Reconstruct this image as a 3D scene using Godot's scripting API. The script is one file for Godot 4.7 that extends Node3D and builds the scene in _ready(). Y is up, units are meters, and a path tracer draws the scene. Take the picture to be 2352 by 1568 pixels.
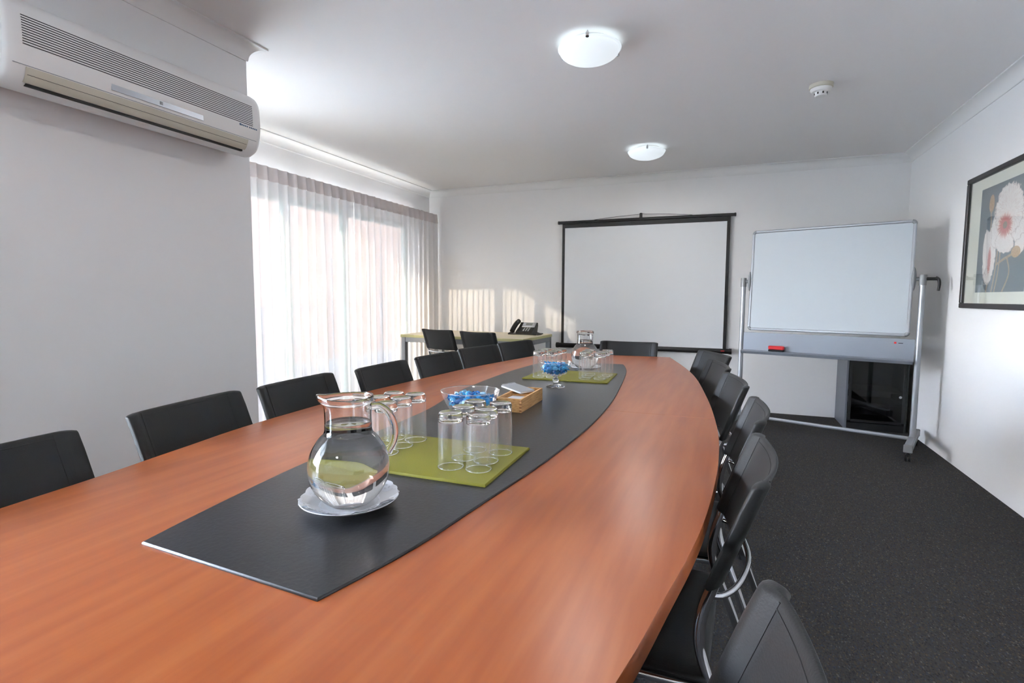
extends Node3D
# A long meeting room: boat-shaped table, leather chairs, sheer curtains, whiteboard.

const XR := 1.465      # right wall
const XL := -3.413     # window wall
const XA := -2.33      # wall that carries the air conditioner
const ZA := -2.135     # where that wall ends
const ZB := -5.786     # back wall
const ZF := 2.3        # wall behind the camera
const CH := 2.4        # ceiling height
const TY := 0.73       # table top

var M := {}
var used := {}
var rng := RandomNumberGenerator.new()

# ------------------------------------------------------------------ naming
func numbered(n: String) -> String:
	if not used.has(n):
		used[n] = 0
		return n
	used[n] += 1
	return "%s_%03d" % [n, used[n]]

func tag(o: Node, label: String, category: String, group := "", kind := "") -> Node:
	if label != "": o.set_meta("label", label)
	if category != "": o.set_meta("category", category)
	if group != "": o.set_meta("group", group)
	if kind != "": o.set_meta("kind", kind)
	return o

func thing(called: String, label: String, category: String, at := Vector3.ZERO, turn := 0.0, group := "") -> Node3D:
	var o := Node3D.new()
	o.name = numbered(called)
	add_child(o)
	o.position = at
	o.rotation.y = turn
	tag(o, label, category, group)
	return o

func part(called: String, st, mat: Material, parent: Node) -> MeshInstance3D:
	var o := MeshInstance3D.new()
	o.name = called
	o.mesh = st.commit() if st is SurfaceTool else st
	o.material_override = mat
	parent.add_child(o, true)
	return o

func single(called: String, st, mat: Material, label: String, category: String, group := "", at := Vector3.ZERO) -> MeshInstance3D:
	var o := part(numbered(called), st, mat, self)
	o.position = at
	tag(o, label, category, group)
	return o

func struct(called: String, st, mat: Material) -> MeshInstance3D:
	var o := part(called, st, mat, self)
	o.set_meta("kind", "structure")
	return o

# ------------------------------------------------------------------ geometry
func mb() -> SurfaceTool:
	var st := SurfaceTool.new()
	st.begin(Mesh.PRIMITIVE_TRIANGLES)
	return st

func fin(st: SurfaceTool) -> SurfaceTool:
	st.generate_normals()
	return st

# corners run counter-clockwise seen from outside
func tri(st: SurfaceTool, a: Vector3, b: Vector3, c: Vector3) -> void:
	st.add_vertex(a); st.add_vertex(c); st.add_vertex(b)

func quad(st: SurfaceTool, a: Vector3, b: Vector3, c: Vector3, d: Vector3) -> void:
	tri(st, a, b, c); tri(st, a, c, d)

# chamfered box
func cbox(st: SurfaceTool, c: Vector3, s: Vector3, bv := 0.0, xf := Transform3D()) -> void:
	st.set_smooth_group(-1)
	var h := s * 0.5
	bv = minf(bv, minf(h.x, minf(h.y, h.z)) * 0.9)
	if bv <= 0.0:
		var p := []
		for k in 8:
			p.append(xf * (c + Vector3(h.x if k & 1 else -h.x, h.y if k & 2 else -h.y, h.z if k & 4 else -h.z)))
		quad(st, p[4], p[5], p[7], p[6]); quad(st, p[1], p[0], p[2], p[3])
		quad(st, p[5], p[1], p[3], p[7]); quad(st, p[0], p[4], p[6], p[2])
		quad(st, p[6], p[7], p[3], p[2]); quad(st, p[0], p[1], p[5], p[4])
		return
	var i := h - Vector3(bv, bv, bv)
	var v := func(sx: float, sy: float, sz: float, axis: int) -> Vector3:
		var q := Vector3(sx * i.x, sy * i.y, sz * i.z)
		if axis == 0: q.x = sx * h.x
		elif axis == 1: q.y = sy * h.y
		else: q.z = sz * h.z
		return xf * (c + q)
	for s1 in [-1.0, 1.0]:
		var f := func(a: Vector3, b: Vector3, cc: Vector3, d: Vector3) -> void:
			if s1 > 0: quad(st, a, b, cc, d)
			else: quad(st, d, cc, b, a)
		f.call(v.call(s1, -1, -1, 0), v.call(s1, 1, -1, 0), v.call(s1, 1, 1, 0), v.call(s1, -1, 1, 0))
		f.call(v.call(-1, s1, -1, 1), v.call(-1, s1, 1, 1), v.call(1, s1, 1, 1), v.call(1, s1, -1, 1))
		f.call(v.call(-1, -1, s1, 2), v.call(1, -1, s1, 2), v.call(1, 1, s1, 2), v.call(-1, 1, s1, 2))
		for s2 in [-1.0, 1.0]:
			var g := func(a: Vector3, b: Vector3, cc: Vector3, d: Vector3) -> void:
				if s1 * s2 > 0: quad(st, a, b, cc, d)
				else: quad(st, d, cc, b, a)
			g.call(v.call(s1, s2, 1, 0), v.call(s1, s2, -1, 0), v.call(s1, s2, -1, 1), v.call(s1, s2, 1, 1))
			g.call(v.call(1, s1, s2, 1), v.call(-1, s1, s2, 1), v.call(-1, s1, s2, 2), v.call(1, s1, s2, 2))
			g.call(v.call(s2, 1, s1, 2), v.call(s2, -1, s1, 2), v.call(s2, -1, s1, 0), v.call(s2, 1, s1, 0))
			for s3 in [-1.0, 1.0]:
				var a3: Vector3 = v.call(s1, s2, s3, 0)
				var b3: Vector3 = v.call(s1, s2, s3, 1)
				var c3: Vector3 = v.call(s1, s2, s3, 2)
				if s1 * s2 * s3 > 0: tri(st, a3, b3, c3)
				else: tri(st, a3, c3, b3)

# profile of (radius, height); the outside lies to the right of its course when it climbs
func lathe(st: SurfaceTool, prof: Array, seg := 40, xf := Transform3D(), crease := 40.0) -> void:
	var g := 1
	for k in prof.size() - 1:
		var p: Vector2 = prof[k]
		var q: Vector2 = prof[k + 1]
		if k > 0:
			var o: Vector2 = prof[k - 1]
			if absf((p - o).angle_to(q - p)) > deg_to_rad(crease): g += 1
		st.set_smooth_group(g)
		for j in seg:
			var a0 := TAU * j / seg
			var a1 := TAU * ((j + 1) % seg) / seg
			var p0 := xf * Vector3(p.x * cos(a0), p.y, -p.x * sin(a0))
			var p1 := xf * Vector3(p.x * cos(a1), p.y, -p.x * sin(a1))
			var q0 := xf * Vector3(q.x * cos(a0), q.y, -q.x * sin(a0))
			var q1 := xf * Vector3(q.x * cos(a1), q.y, -q.x * sin(a1))
			if p.x < 1e-6: tri(st, p0, q1, q0)
			elif q.x < 1e-6: tri(st, p0, p1, q0)
			else: quad(st, p0, p1, q1, q0)

func curve_pts(pts: Array, n := 8) -> Array:
	var out := []
	for k in pts.size() - 1:
		var a = pts[maxi(k - 1, 0)]
		var b = pts[k]
		var c = pts[k + 1]
		var d = pts[mini(k + 2, pts.size() - 1)]
		for j in n:
			out.append(b.cubic_interpolate(c, a, d, float(j) / n))
	out.append(pts[-1])
	return out

func tube(st: SurfaceTool, pts: Array, r: float, seg := 12, closed := false, r_end := -1.0) -> void:
	st.set_smooth_group(1)
	var n := pts.size()
	var rings := []
	var up := Vector3.UP
	var t0: Vector3 = (pts[1] - pts[0]).normalized()
	if absf(t0.dot(up)) > 0.9: up = Vector3.RIGHT
	var nn := (up - t0 * up.dot(t0)).normalized()
	for k in n:
		var t: Vector3
		if closed: t = (pts[(k + 1) % n] - pts[(k - 1 + n) % n]).normalized()
		else: t = (pts[mini(k + 1, n - 1)] - pts[maxi(k - 1, 0)]).normalized()
		nn = (nn - t * nn.dot(t)).normalized()
		var bb := t.cross(nn)
		var rr := r if r_end < 0.0 else lerpf(r, r_end, float(k) / (n - 1))
		var ring := []
		for j in seg:
			var a := TAU * j / seg
			ring.append(pts[k] + (nn * cos(a) + bb * sin(a)) * rr)
		rings.append(ring)
	for k in (n if closed else n - 1):
		var A: Array = rings[k]
		var B: Array = rings[(k + 1) % n]
		for j in seg:
			var j1 := (j + 1) % seg
			quad(st, A[j], A[j1], B[j1], B[j])
	if not closed:
		st.set_smooth_group(-1)
		for j in range(1, seg - 1):
			tri(st, rings[0][0], rings[0][j + 1], rings[0][j])
			tri(st, rings[n - 1][0], rings[n - 1][j], rings[n - 1][j + 1])

# flat plate from an outline in (x, z), with a chamfered upper rim
func plate(st: SurfaceTool, poly: PackedVector2Array, y0: float, y1: float, bv := 0.0) -> void:
	if not Geometry2D.is_polygon_clockwise(poly): poly.reverse()
	var inner := poly
	if bv > 0.0:
		var off := PackedVector2Array()
		var n := poly.size()
		for k in n:
			var e0 := (poly[k] - poly[(k - 1 + n) % n]).normalized()
			var e1 := (poly[(k + 1) % n] - poly[k]).normalized()
			var m := (e0 + e1).normalized()
			var inw := Vector2(-m.y, m.x)
			var probe := poly[k] + inw * 0.0005
			if not Geometry2D.is_point_in_polygon(probe, poly): inw = -inw
			off.append(poly[k] + inw * bv / maxf(0.4, absf(inw.dot(Vector2(-e0.y, e0.x)))))
		inner = off
	st.set_smooth_group(-1)
	var idx := Geometry2D.triangulate_polygon(inner)
	for k in range(0, idx.size(), 3):
		var a := inner[idx[k]]
		var b := inner[idx[k + 1]]
		var c := inner[idx[k + 2]]
		if (b - a).cross(c - a) > 0.0:
			var t := b
			b = c
			c = t
		tri(st, Vector3(a.x, y1, a.y), Vector3(b.x, y1, b.y), Vector3(c.x, y1, c.y))
		var a2 := a
		tri(st, Vector3(a2.x, y0, a2.y), Vector3(c.x, y0, c.y), Vector3(b.x, y0, b.y))
	var nn := poly.size()
	var ccw := 0.0
	for k in nn: ccw += poly[k].cross(poly[(k + 1) % nn])
	for k in nn:
		var p := poly[k]
		var q := poly[(k + 1) % nn]
		var pi := inner[k]
		var qi := inner[(k + 1) % nn]
		st.set_smooth_group(5 + k if p.distance_to(q) > 0.25 else 2)
		if ccw > 0.0:
			quad(st, Vector3(p.x, y0, p.y), Vector3(p.x, y1 - bv, p.y), Vector3(q.x, y1 - bv, q.y), Vector3(q.x, y0, q.y))
			if bv > 0.0: quad(st, Vector3(p.x, y1 - bv, p.y), Vector3(pi.x, y1, pi.y), Vector3(qi.x, y1, qi.y), Vector3(q.x, y1 - bv, q.y))
		else:
			quad(st, Vector3(p.x, y0, p.y), Vector3(q.x, y0, q.y), Vector3(q.x, y1 - bv, q.y), Vector3(p.x, y1 - bv, p.y))
			if bv > 0.0: quad(st, Vector3(p.x, y1 - bv, p.y), Vector3(q.x, y1 - bv, q.y), Vector3(qi.x, y1, qi.y), Vector3(pi.x, y1, pi.y))

func bar(a: Vector3, b: Vector3) -> SurfaceTool: # box between two corners
	var st := mb()
	cbox(st, (a + b) * 0.5, (b - a).abs())
	return fin(st)

func boxm(c: Vector3, s: Vector3, bv := 0.0, xf := Transform3D()) -> SurfaceTool:
	var st := mb()
	cbox(st, c, s, bv, xf)
	return fin(st)

# prism along z or x from a profile in the plane across
func prism_z(st: SurfaceTool, prof: Array, z0: float, z1: float, smooth := true) -> void:
	# prof: Vector2 (x, y) counter-clockwise seen from +z; closed
	var n := prof.size()
	for k in n:
		var p: Vector2 = prof[k]
		var q: Vector2 = prof[(k + 1) % n]
		st.set_smooth_group(1 if smooth else -1)
		quad(st, Vector3(p.x, p.y, z1), Vector3(p.x, p.y, z0), Vector3(q.x, q.y, z0), Vector3(q.x, q.y, z1))
	var poly := PackedVector2Array(prof)
	var idx := Geometry2D.triangulate_polygon(poly)
	st.set_smooth_group(-1)
	for k in range(0, idx.size(), 3):
		var a := poly[idx[k]]
		var b := poly[idx[k + 1]]
		var c := poly[idx[k + 2]]
		if (b - a).cross(c - a) < 0.0:
			var t := b
			b = c
			c = t
		tri(st, Vector3(a.x, a.y, z1), Vector3(b.x, b.y, z1), Vector3(c.x, c.y, z1))
		tri(st, Vector3(a.x, a.y, z0), Vector3(c.x, c.y, z0), Vector3(b.x, b.y, z0))

# ------------------------------------------------------------------ materials
func mat(c: Color, rough := 0.6, metal := 0.0, spec := 0.5) -> StandardMaterial3D:
	var m := StandardMaterial3D.new()
	m.albedo_color = c
	m.roughness = rough
	m.metallic = metal
	m.metallic_specular = spec
	return m

func noise_tex(freq: float, ramp: Array, size := 512, type := FastNoiseLite.TYPE_SIMPLEX, octaves := 4, sd := 1) -> NoiseTexture2D:
	var n := FastNoiseLite.new()
	n.noise_type = type
	n.frequency = freq
	n.fractal_octaves = octaves
	n.seed = sd
	var t := NoiseTexture2D.new()
	t.width = size
	t.height = size
	t.seamless = true
	t.noise = n
	if ramp.size():
		var g := Gradient.new()
		var off := PackedFloat32Array()
		var col := PackedColorArray()
		for r in ramp:
			off.append(r[0])
			col.append(r[1])
		g.offsets = off
		g.colors = col
		t.color_ramp = g
	return t

func relief(m: StandardMaterial3D, freq: float, cm: float, scale: Vector3, octaves := 3) -> StandardMaterial3D:
	m.heightmap_enabled = true
	m.heightmap_texture = noise_tex(freq, [], 512, FastNoiseLite.TYPE_SIMPLEX, octaves, 7)
	m.heightmap_scale = cm
	m.uv1_triplanar = true
	m.uv1_world_triplanar = true
	m.uv1_scale = scale
	return m

func glass(tint: Color, alpha := 0.0) -> StandardMaterial3D:
	var m := mat(Color(tint.r, tint.g, tint.b, alpha), 0.0)
	m.refraction_enabled = true
	m.refraction_scale = 0.05
	return m

func make_materials() -> void:
	M.wall = relief(mat(Color8(245, 244, 243), 0.75, 0.0, 0.35), 0.02, 0.02, Vector3(1.5, 1.5, 1.5))
	M.ceiling = mat(Color8(246, 244, 242), 0.85, 0.0, 0.3)
	M.cornice = mat(Color8(240, 239, 237), 0.6)
	# carpet: charcoal loops with brown, blue and pale flecks
	var im := Image.create(1024, 1024, false, Image.FORMAT_RGB8)
	im.fill(Color8(66, 63, 61))
	rng.seed = 11
	var tones := [Color8(52, 51, 52), Color8(60, 58, 57), Color8(72, 70, 69), Color8(62, 65, 74), Color8(78, 68, 58), Color8(90, 78, 64), Color8(90, 88, 87), Color8(58, 61, 71), Color8(48, 47, 47), Color8(98, 94, 87)]
	for k in 90000:
		var t: Color = tones[rng.randi() % (10 if rng.randf() < 0.35 else 5)]
		im.fill_rect(Rect2i(rng.randi() % 1024, rng.randi() % 1024, 1 + rng.randi() % 3, 2 + rng.randi() % 5), t)
	M.carpet = mat(Color.WHITE, 0.95, 0.0, 0.2)
	M.carpet.albedo_texture = ImageTexture.create_from_image(im)
	M.carpet.uv1_triplanar = true
	M.carpet.uv1_world_triplanar = true
	M.carpet.uv1_scale = Vector3(0.62, 0.62, 0.62)
	M.carpet.heightmap_enabled = true
	M.carpet.heightmap_texture = M.carpet.albedo_texture
	M.carpet.heightmap_scale = 0.25
	# cherry veneer, grain along the table
	M.wood = mat(Color.WHITE, 0.29, 0.0, 0.48)
	M.wood.albedo_texture = noise_tex(0.012, [[0.0, Color8(150, 75, 36)], [0.42, Color8(159, 84, 42)], [0.56, Color8(162, 87, 44)], [1.0, Color8(170, 97, 52)]], 1024, FastNoiseLite.TYPE_SIMPLEX, 5, 3)
	M.wood.uv1_triplanar = true
	M.wood.uv1_world_triplanar = true
	M.wood.uv1_scale = Vector3(1.6, 1.6, 0.13)
	M.wood_edge = mat(Color8(150, 88, 52), 0.35)
	M.leather = relief(mat(Color8(9, 9, 10), 0.55, 0.0, 0.46), 0.05, 0.02, Vector3(8, 8, 8), 4)
	M.leather.rim_enabled = true
	M.leather.rim = 0.32
	M.runner = relief(mat(Color.WHITE, 0.31, 0.0, 0.5), 0.03, 0.014, Vector3(5, 5, 5), 5)
	# dark hide with paler scuffs
	var hide := noise_tex(0.006, [[0.0, Color8(27, 27, 30)], [0.55, Color8(30, 30, 33)], [0.8, Color8(36, 36, 39)], [1.0, Color8(62, 62, 64)]], 1024, FastNoiseLite.TYPE_SIMPLEX, 6, 12)
	(hide.noise as FastNoiseLite).fractal_type = FastNoiseLite.FRACTAL_RIDGED
	(hide.noise as FastNoiseLite).domain_warp_enabled = true
	(hide.noise as FastNoiseLite).domain_warp_amplitude = 40.0
	M.runner.albedo_texture = hide
	M.thread = mat(Color8(16, 16, 17), 0.7)
	M.chrome = mat(Color8(214, 216, 220), 0.09, 1.0)
	M.steel = mat(Color8(160, 162, 164), 0.35, 0.8)
	M.alu = mat(Color8(186, 190, 196), 0.32, 0.55)
	M.alu_dark = mat(Color8(150, 152, 154), 0.45, 0.2)
	M.tray = mat(Color8(150, 156, 166), 0.4, 0.35)
	M.board = mat(Color8(206, 213, 219), 0.38, 0.0, 0.5)
	M.black_plastic = mat(Color8(22, 22, 23), 0.42)
	M.black_satin = mat(Color8(20, 19, 20), 0.5)
	M.screen_cloth = mat(Color8(236, 238, 240), 0.9, 0.0, 0.2)
	M.white_plastic = mat(Color8(240, 238, 235), 0.38)
	M.ivory_plastic = mat(Color8(206, 200, 182), 0.42)
	M.slot = mat(Color8(38, 36, 33), 0.7)
	M.glass = glass(Color(1, 1, 1))
	M.thin_glass = mat(Color(1, 1, 1, 0.022), 0.0)
	M.thin_glass.transparency = BaseMaterial3D.TRANSPARENCY_ALPHA
	M.water = mat(Color(1, 1, 1, 0), 0.0)
	M.water.refraction_enabled = true
	M.water.refraction_scale = 0.033
	M.china = mat(Color8(232, 234, 238), 0.15)
	M.paper = mat(Color8(236, 238, 244), 0.85, 0.0, 0.3)
	M.mat_green = relief(mat(Color8(126, 121, 36), 0.55, 0.0, 0.4), 0.06, 0.03, Vector3(9, 9, 9), 4)
	M.pine = mat(Color.WHITE, 0.5)
	M.pine.albedo_texture = noise_tex(0.02, [[0.0, Color8(184, 132, 78)], [0.5, Color8(208, 160, 102)], [1.0, Color8(222, 178, 122)]], 256, FastNoiseLite.TYPE_SIMPLEX, 4, 5)
	M.pine.uv1_triplanar = true
	M.pine.uv1_scale = Vector3(9, 30, 2)
	M.pine_end = mat(Color8(150, 100, 58), 0.6)
	M.red = mat(Color8(214, 34, 40), 0.45)
	M.felt = mat(Color8(40, 42, 46), 0.95)
	M.desk_top = mat(Color8(226, 212, 182), 0.4)
	M.desk_edge = mat(Color8(190, 184, 132), 0.5)
	M.desk_frame = mat(Color8(140, 142, 144), 0.4, 0.5)
	M.cab_side_reflection = mat(Color8(112, 116, 124), 0.35)  # grey painted in for the pale wall mirrored in the black left side
	M.smoked = mat(Color(0.02, 0.02, 0.025, 0.55), 0.03)
	M.smoked.transparency = BaseMaterial3D.TRANSPARENCY_ALPHA
	M.pane = mat(Color(0.85, 0.97, 0.95, 0.04), 0.0)
	M.pane.transparency = BaseMaterial3D.TRANSPARENCY_ALPHA
	M.frame_teal = mat(Color8(150, 186, 188), 0.4, 0.2)
	M.sheer = mat(Color(0.94, 0.925, 0.92, 0.972), 0.9, 0.0, 0.2)
	M.sheer.transparency = BaseMaterial3D.TRANSPARENCY_ALPHA
	M.sheer.backlight_enabled = true
	M.sheer.backlight = Color(0.165, 0.162, 0.159)
	M.heading = mat(Color8(218, 208, 206), 0.9, 0.0, 0.2)
	M.heading.backlight_enabled = true
	M.heading.backlight = Color(0.2, 0.194, 0.19)
	M.frost = mat(Color8(236, 244, 246), 0.35)
	M.frost.emission_enabled = true
	M.frost.emission = Color8(238, 248, 255)
	M.frost.emission_energy_multiplier = 0.36
	M.picture_frame = mat(Color8(34, 28, 27), 0.4)
	M.picture_mat = mat(Color8(226, 224, 210), 0.9, 0.0, 0.2)
	M.blue_print = mat(Color8(70, 100, 130), 0.6)
	M.dark_print = mat(Color8(60, 62, 68), 0.6)
	M.lcd = mat(Color8(130, 134, 132), 0.25)
	M.candy = []
	for c in [Color8(30, 142, 210), Color8(70, 176, 228), Color8(24, 112, 190), Color8(150, 200, 232)]:
		var m := mat(c, 0.22)
		m.clearcoat_enabled = true
		m.clearcoat = 1.0
		m.clearcoat_roughness = 0.08
		m.backlight_enabled = true
		m.backlight = Color(c.r, c.g, c.b) * 0.7
		M.candy.append(m)
	M.brick = []
	for c in [Color8(206, 164, 138), Color8(196, 152, 126), Color8(216, 178, 152), Color8(202, 166, 144)]:
		M.brick.append(mat(c, 0.9))
	M.mortar = mat(Color8(196, 186, 172), 0.95)
	M.render = mat(Color8(232, 222, 200), 0.9)
	M.paving = relief(mat(Color8(160, 155, 147), 0.9), 0.02, 0.1, Vector3(2, 2, 2))
	M.patio = mat(Color8(122, 118, 112), 0.9)
	M.concrete = mat(Color8(200, 198, 194), 0.9)
	M.rail = mat(Color8(120, 128, 132), 0.5, 0.3)

# ------------------------------------------------------------------ scene
func _ready() -> void:
	make_materials()
	set_camera_and_light()
	build_shell()
	build_outside()
	build_curtains()
	build_table()
	build_chairs()
	build_desk()
	build_screen()
	build_whiteboard()
	build_cabinet()
	build_aircon()
	build_lamps()
	build_picture()
	build_table_things()

func set_camera_and_light() -> void:
	var cam := Camera3D.new()
	cam.name = "camera"
	cam.fov = 65.074
	cam.near = 0.02
	cam.far = 200.0
	cam.position = Vector3(0, 1.1294, 0)
	cam.basis = Basis(Vector3.UP, 0.3813) * Basis(Vector3.RIGHT, -0.0831) * Basis(Vector3.BACK, 0.0043)
	add_child(cam)
	cam.current = true
	var sky := ProceduralSkyMaterial.new()
	sky.sky_top_color = Color(0.72, 0.84, 1.0)
	sky.sky_horizon_color = Color(0.99, 0.985, 0.98)
	sky.ground_bottom_color = Color(0.62, 0.60, 0.57)
	sky.ground_horizon_color = Color(0.80, 0.80, 0.80)
	sky.sky_energy_multiplier = 1.0
	sky.ground_energy_multiplier = 1.0
	var env := Environment.new()
	env.background_mode = Environment.BG_SKY
	env.sky = Sky.new()
	env.sky.sky_material = sky
	env.background_energy_multiplier = 54.0
	env.tonemap_mode = Environment.TONE_MAPPER_LINEAR
	env.tonemap_exposure = 1.74
	env.sdfgi_enabled = true
	env.ssao_enabled = true
	env.ssil_enabled = true
	var we := WorldEnvironment.new()
	we.name = "environment"
	we.environment = env
	add_child(we)
	var sun := DirectionalLight3D.new()
	sun.name = "sun"
	sun.light_color = Color(1.0, 0.93, 0.82)
	sun.light_energy = 12.0
	sun.light_angular_distance = 0.6
	sun.shadow_enabled = true
	add_child(sun)
	sun.look_at_from_position(Vector3.ZERO, Vector3(0.75, -0.36, -1.1))

# wall with rectangular openings: pieces between openings, in one mesh
func build_shell() -> void:
	var t := 0.16
	struct("floor", bar(Vector3(XL - t, -0.12, ZB - t), Vector3(XR + t, 0, ZF + t)), M.carpet)
	struct("ceiling", bar(Vector3(XL - t, CH, ZB - t), Vector3(XR + t, CH + 0.15, ZF + t)), M.ceiling)
	struct("wall_back", bar(Vector3(XL - t, 0, ZB - t), Vector3(XR + t, CH, ZB)), M.wall)
	struct("wall_right", bar(Vector3(XR, 0, ZB), Vector3(XR + t, CH, ZF)), M.wall)
	# wall with the air conditioner, broken by a window left of the camera, and its return to the window wall
	var st := mb()
	var nz0 := -0.45
	var nz1 := 0.65
	var ny0 := 0.06
	var ny1 := 2.1
	cbox(st, Vector3(XA - t / 2, CH / 2, (ZA + nz0) / 2), Vector3(t, CH, nz0 - ZA))
	cbox(st, Vector3(XA - t / 2, CH / 2, (nz1 + ZF + t) / 2), Vector3(t, CH, ZF + t - nz1))
	cbox(st, Vector3(XA - t / 2, ny0 / 2, (nz0 + nz1) / 2), Vector3(t, ny0, nz1 - nz0))
	cbox(st, Vector3(XA - t / 2, (CH + ny1) / 2, (nz0 + nz1) / 2), Vector3(t, CH - ny1, nz1 - nz0))
	cbox(st, Vector3((XL + XA - 2 * t) / 2, CH / 2, ZA + t / 2), Vector3(XA - XL, CH, t))
	struct("wall_near_left", fin(st), M.wall)
	# window wall: opening z -5.42 .. -2.3, up to 2.06
	st = mb()
	var z0 := -5.40
	var z1 := -2.2
	var top := 1.97
	cbox(st, Vector3(XL - t / 2, CH / 2, (ZB + z0) / 2), Vector3(t, CH, z0 - ZB))
	cbox(st, Vector3(XL - t / 2, CH / 2, (z1 + ZA) / 2), Vector3(t, CH, ZA - z1))
	cbox(st, Vector3(XL - t / 2, (CH + top) / 2, (z0 + z1) / 2), Vector3(t, CH - top, z1 - z0))
	struct("wall_left", fin(st), M.wall)
	struct("wall_rear", bar(Vector3(XA, 0, ZF), Vector3(XR + t, CH, ZF + t)), M.wall)
	# window left of the camera
	var w2 := Node3D.new()
	w2.name = "window_2"
	add_child(w2)
	w2.set_meta("kind", "structure")
	w2.position = Vector3(XA - 0.08, ny0, (nz0 + nz1) / 2)
	var ww := nz1 - nz0
	var wh := ny1 - ny0
	for z in [-ww / 2 + 0.025, 0.0, ww / 2 - 0.025]:
		part("mullion", boxm(Vector3(0, wh / 2, z), Vector3(0.06, wh, 0.05), 0.004), M.frame_teal, w2)
	for y in [0.025, wh - 0.025]:
		part("rail", boxm(Vector3(0, y, 0), Vector3(0.06, 0.05, ww - 0.1), 0.004), M.frame_teal, w2)
	for k in [-1, 1]:
		part("pane", boxm(Vector3(0, wh / 2, k * ww / 4), Vector3(0.005, wh - 0.1, ww / 2 - 0.06)), M.pane, w2)
	# sliding glass door
	var w1 := Node3D.new()
	w1.name = "window_1"
	add_child(w1)
	w1.set_meta("kind", "structure")
	w1.position = Vector3(XL - 0.09, 0, (z0 + z1) / 2)
	var dz := z1 - z0
	for e in [[-dz / 2 + 0.03, 0.06], [dz / 2 - 0.03, 0.06], [0.25, 0.085], [-0.5, 0.085]]:
		part("stile", boxm(Vector3(0, top / 2, e[0]), Vector3(0.06, top, e[1]), 0.005), M.frame_teal, w1)
	for y in [0.03, top - 0.03]:
		part("rail", boxm(Vector3(0, y, 0), Vector3(0.055, 0.06, dz - 0.12), 0.004), M.frame_teal, w1)
	for k in 3:
		part("pane", boxm(Vector3(0, top / 2, -dz / 3 + k * dz / 3), Vector3(0.006, top - 0.12, dz / 3 - 0.07)), M.pane, w1)
	# coved cornice along each wall: profile (distance from wall, drop below the ceiling)
	var c := 0.075
	# courses: points at the wall line, mitred outwards
	var n := 1
	for course in [
		[[Vector2(XL, ZA), Vector2(XL, ZB), Vector2(1, 0)], 0, 1],
		[[Vector2(XL, ZB), Vector2(XR, ZB), Vector2(0, 1)], 1, 1],
		[[Vector2(XR, ZB), Vector2(XR, ZF), Vector2(-1, 0)], 1, 1],
		[[Vector2(XA, ZF), Vector2(XA, ZA), Vector2(1, 0)], 1, -1],
		[[Vector2(XA, ZA), Vector2(XL, ZA), Vector2(0, -1)], -1, 1]]:
		cornice_run("trim_%d" % n, course[0], course[1], course[2], c)
		n += 1

func cornice_run(called: String, e: Array, m0: int, m1: int, c: float) -> void:
	var a: Vector2 = e[0]
	var b: Vector2 = e[1]
	var nrm: Vector2 = e[2]
	var dir := (b - a).normalized()
	# section: (out from wall, height)
	var sec := [Vector2(0.0005, CH - 0.0005), Vector2(0.0005, CH - c), Vector2(0.006, CH - c)]
	for k in 11:
		var t := PI / 2 * k / 10
		sec.append(Vector2(0.008 + (c - 0.014) * (1 - cos(t)), CH - c + 0.006 + (c - 0.014) * sin(t)))
	sec.append(Vector2(c, CH - 0.008))
	sec.append(Vector2(c, CH - 0.0005))
	var st := mb()
	var flip := dir.cross(nrm) < 0.0
	var at := func(p: Vector2, q: Vector2, mm: int, sgn: float) -> Vector3:
		var o := p + nrm * q.x + dir * (q.x * mm * sgn)
		return Vector3(o.x, q.y, o.y)
	for k in sec.size() - 1:
		st.set_smooth_group(1 if k > 2 and k < sec.size() - 3 else 10 + k)
		var p0: Vector3 = at.call(a, sec[k], m0, 1.0)
		var p1: Vector3 = at.call(b, sec[k], m1, -1.0)
		var q0: Vector3 = at.call(a, sec[k + 1], m0, 1.0)
		var q1: Vector3 = at.call(b, sec[k + 1], m1, -1.0)
		if flip: quad(st, p0, p1, q1, q0)
		else: quad(st, p1, p0, q0, q1)
	struct(called, fin(st), M.cornice)

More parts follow.
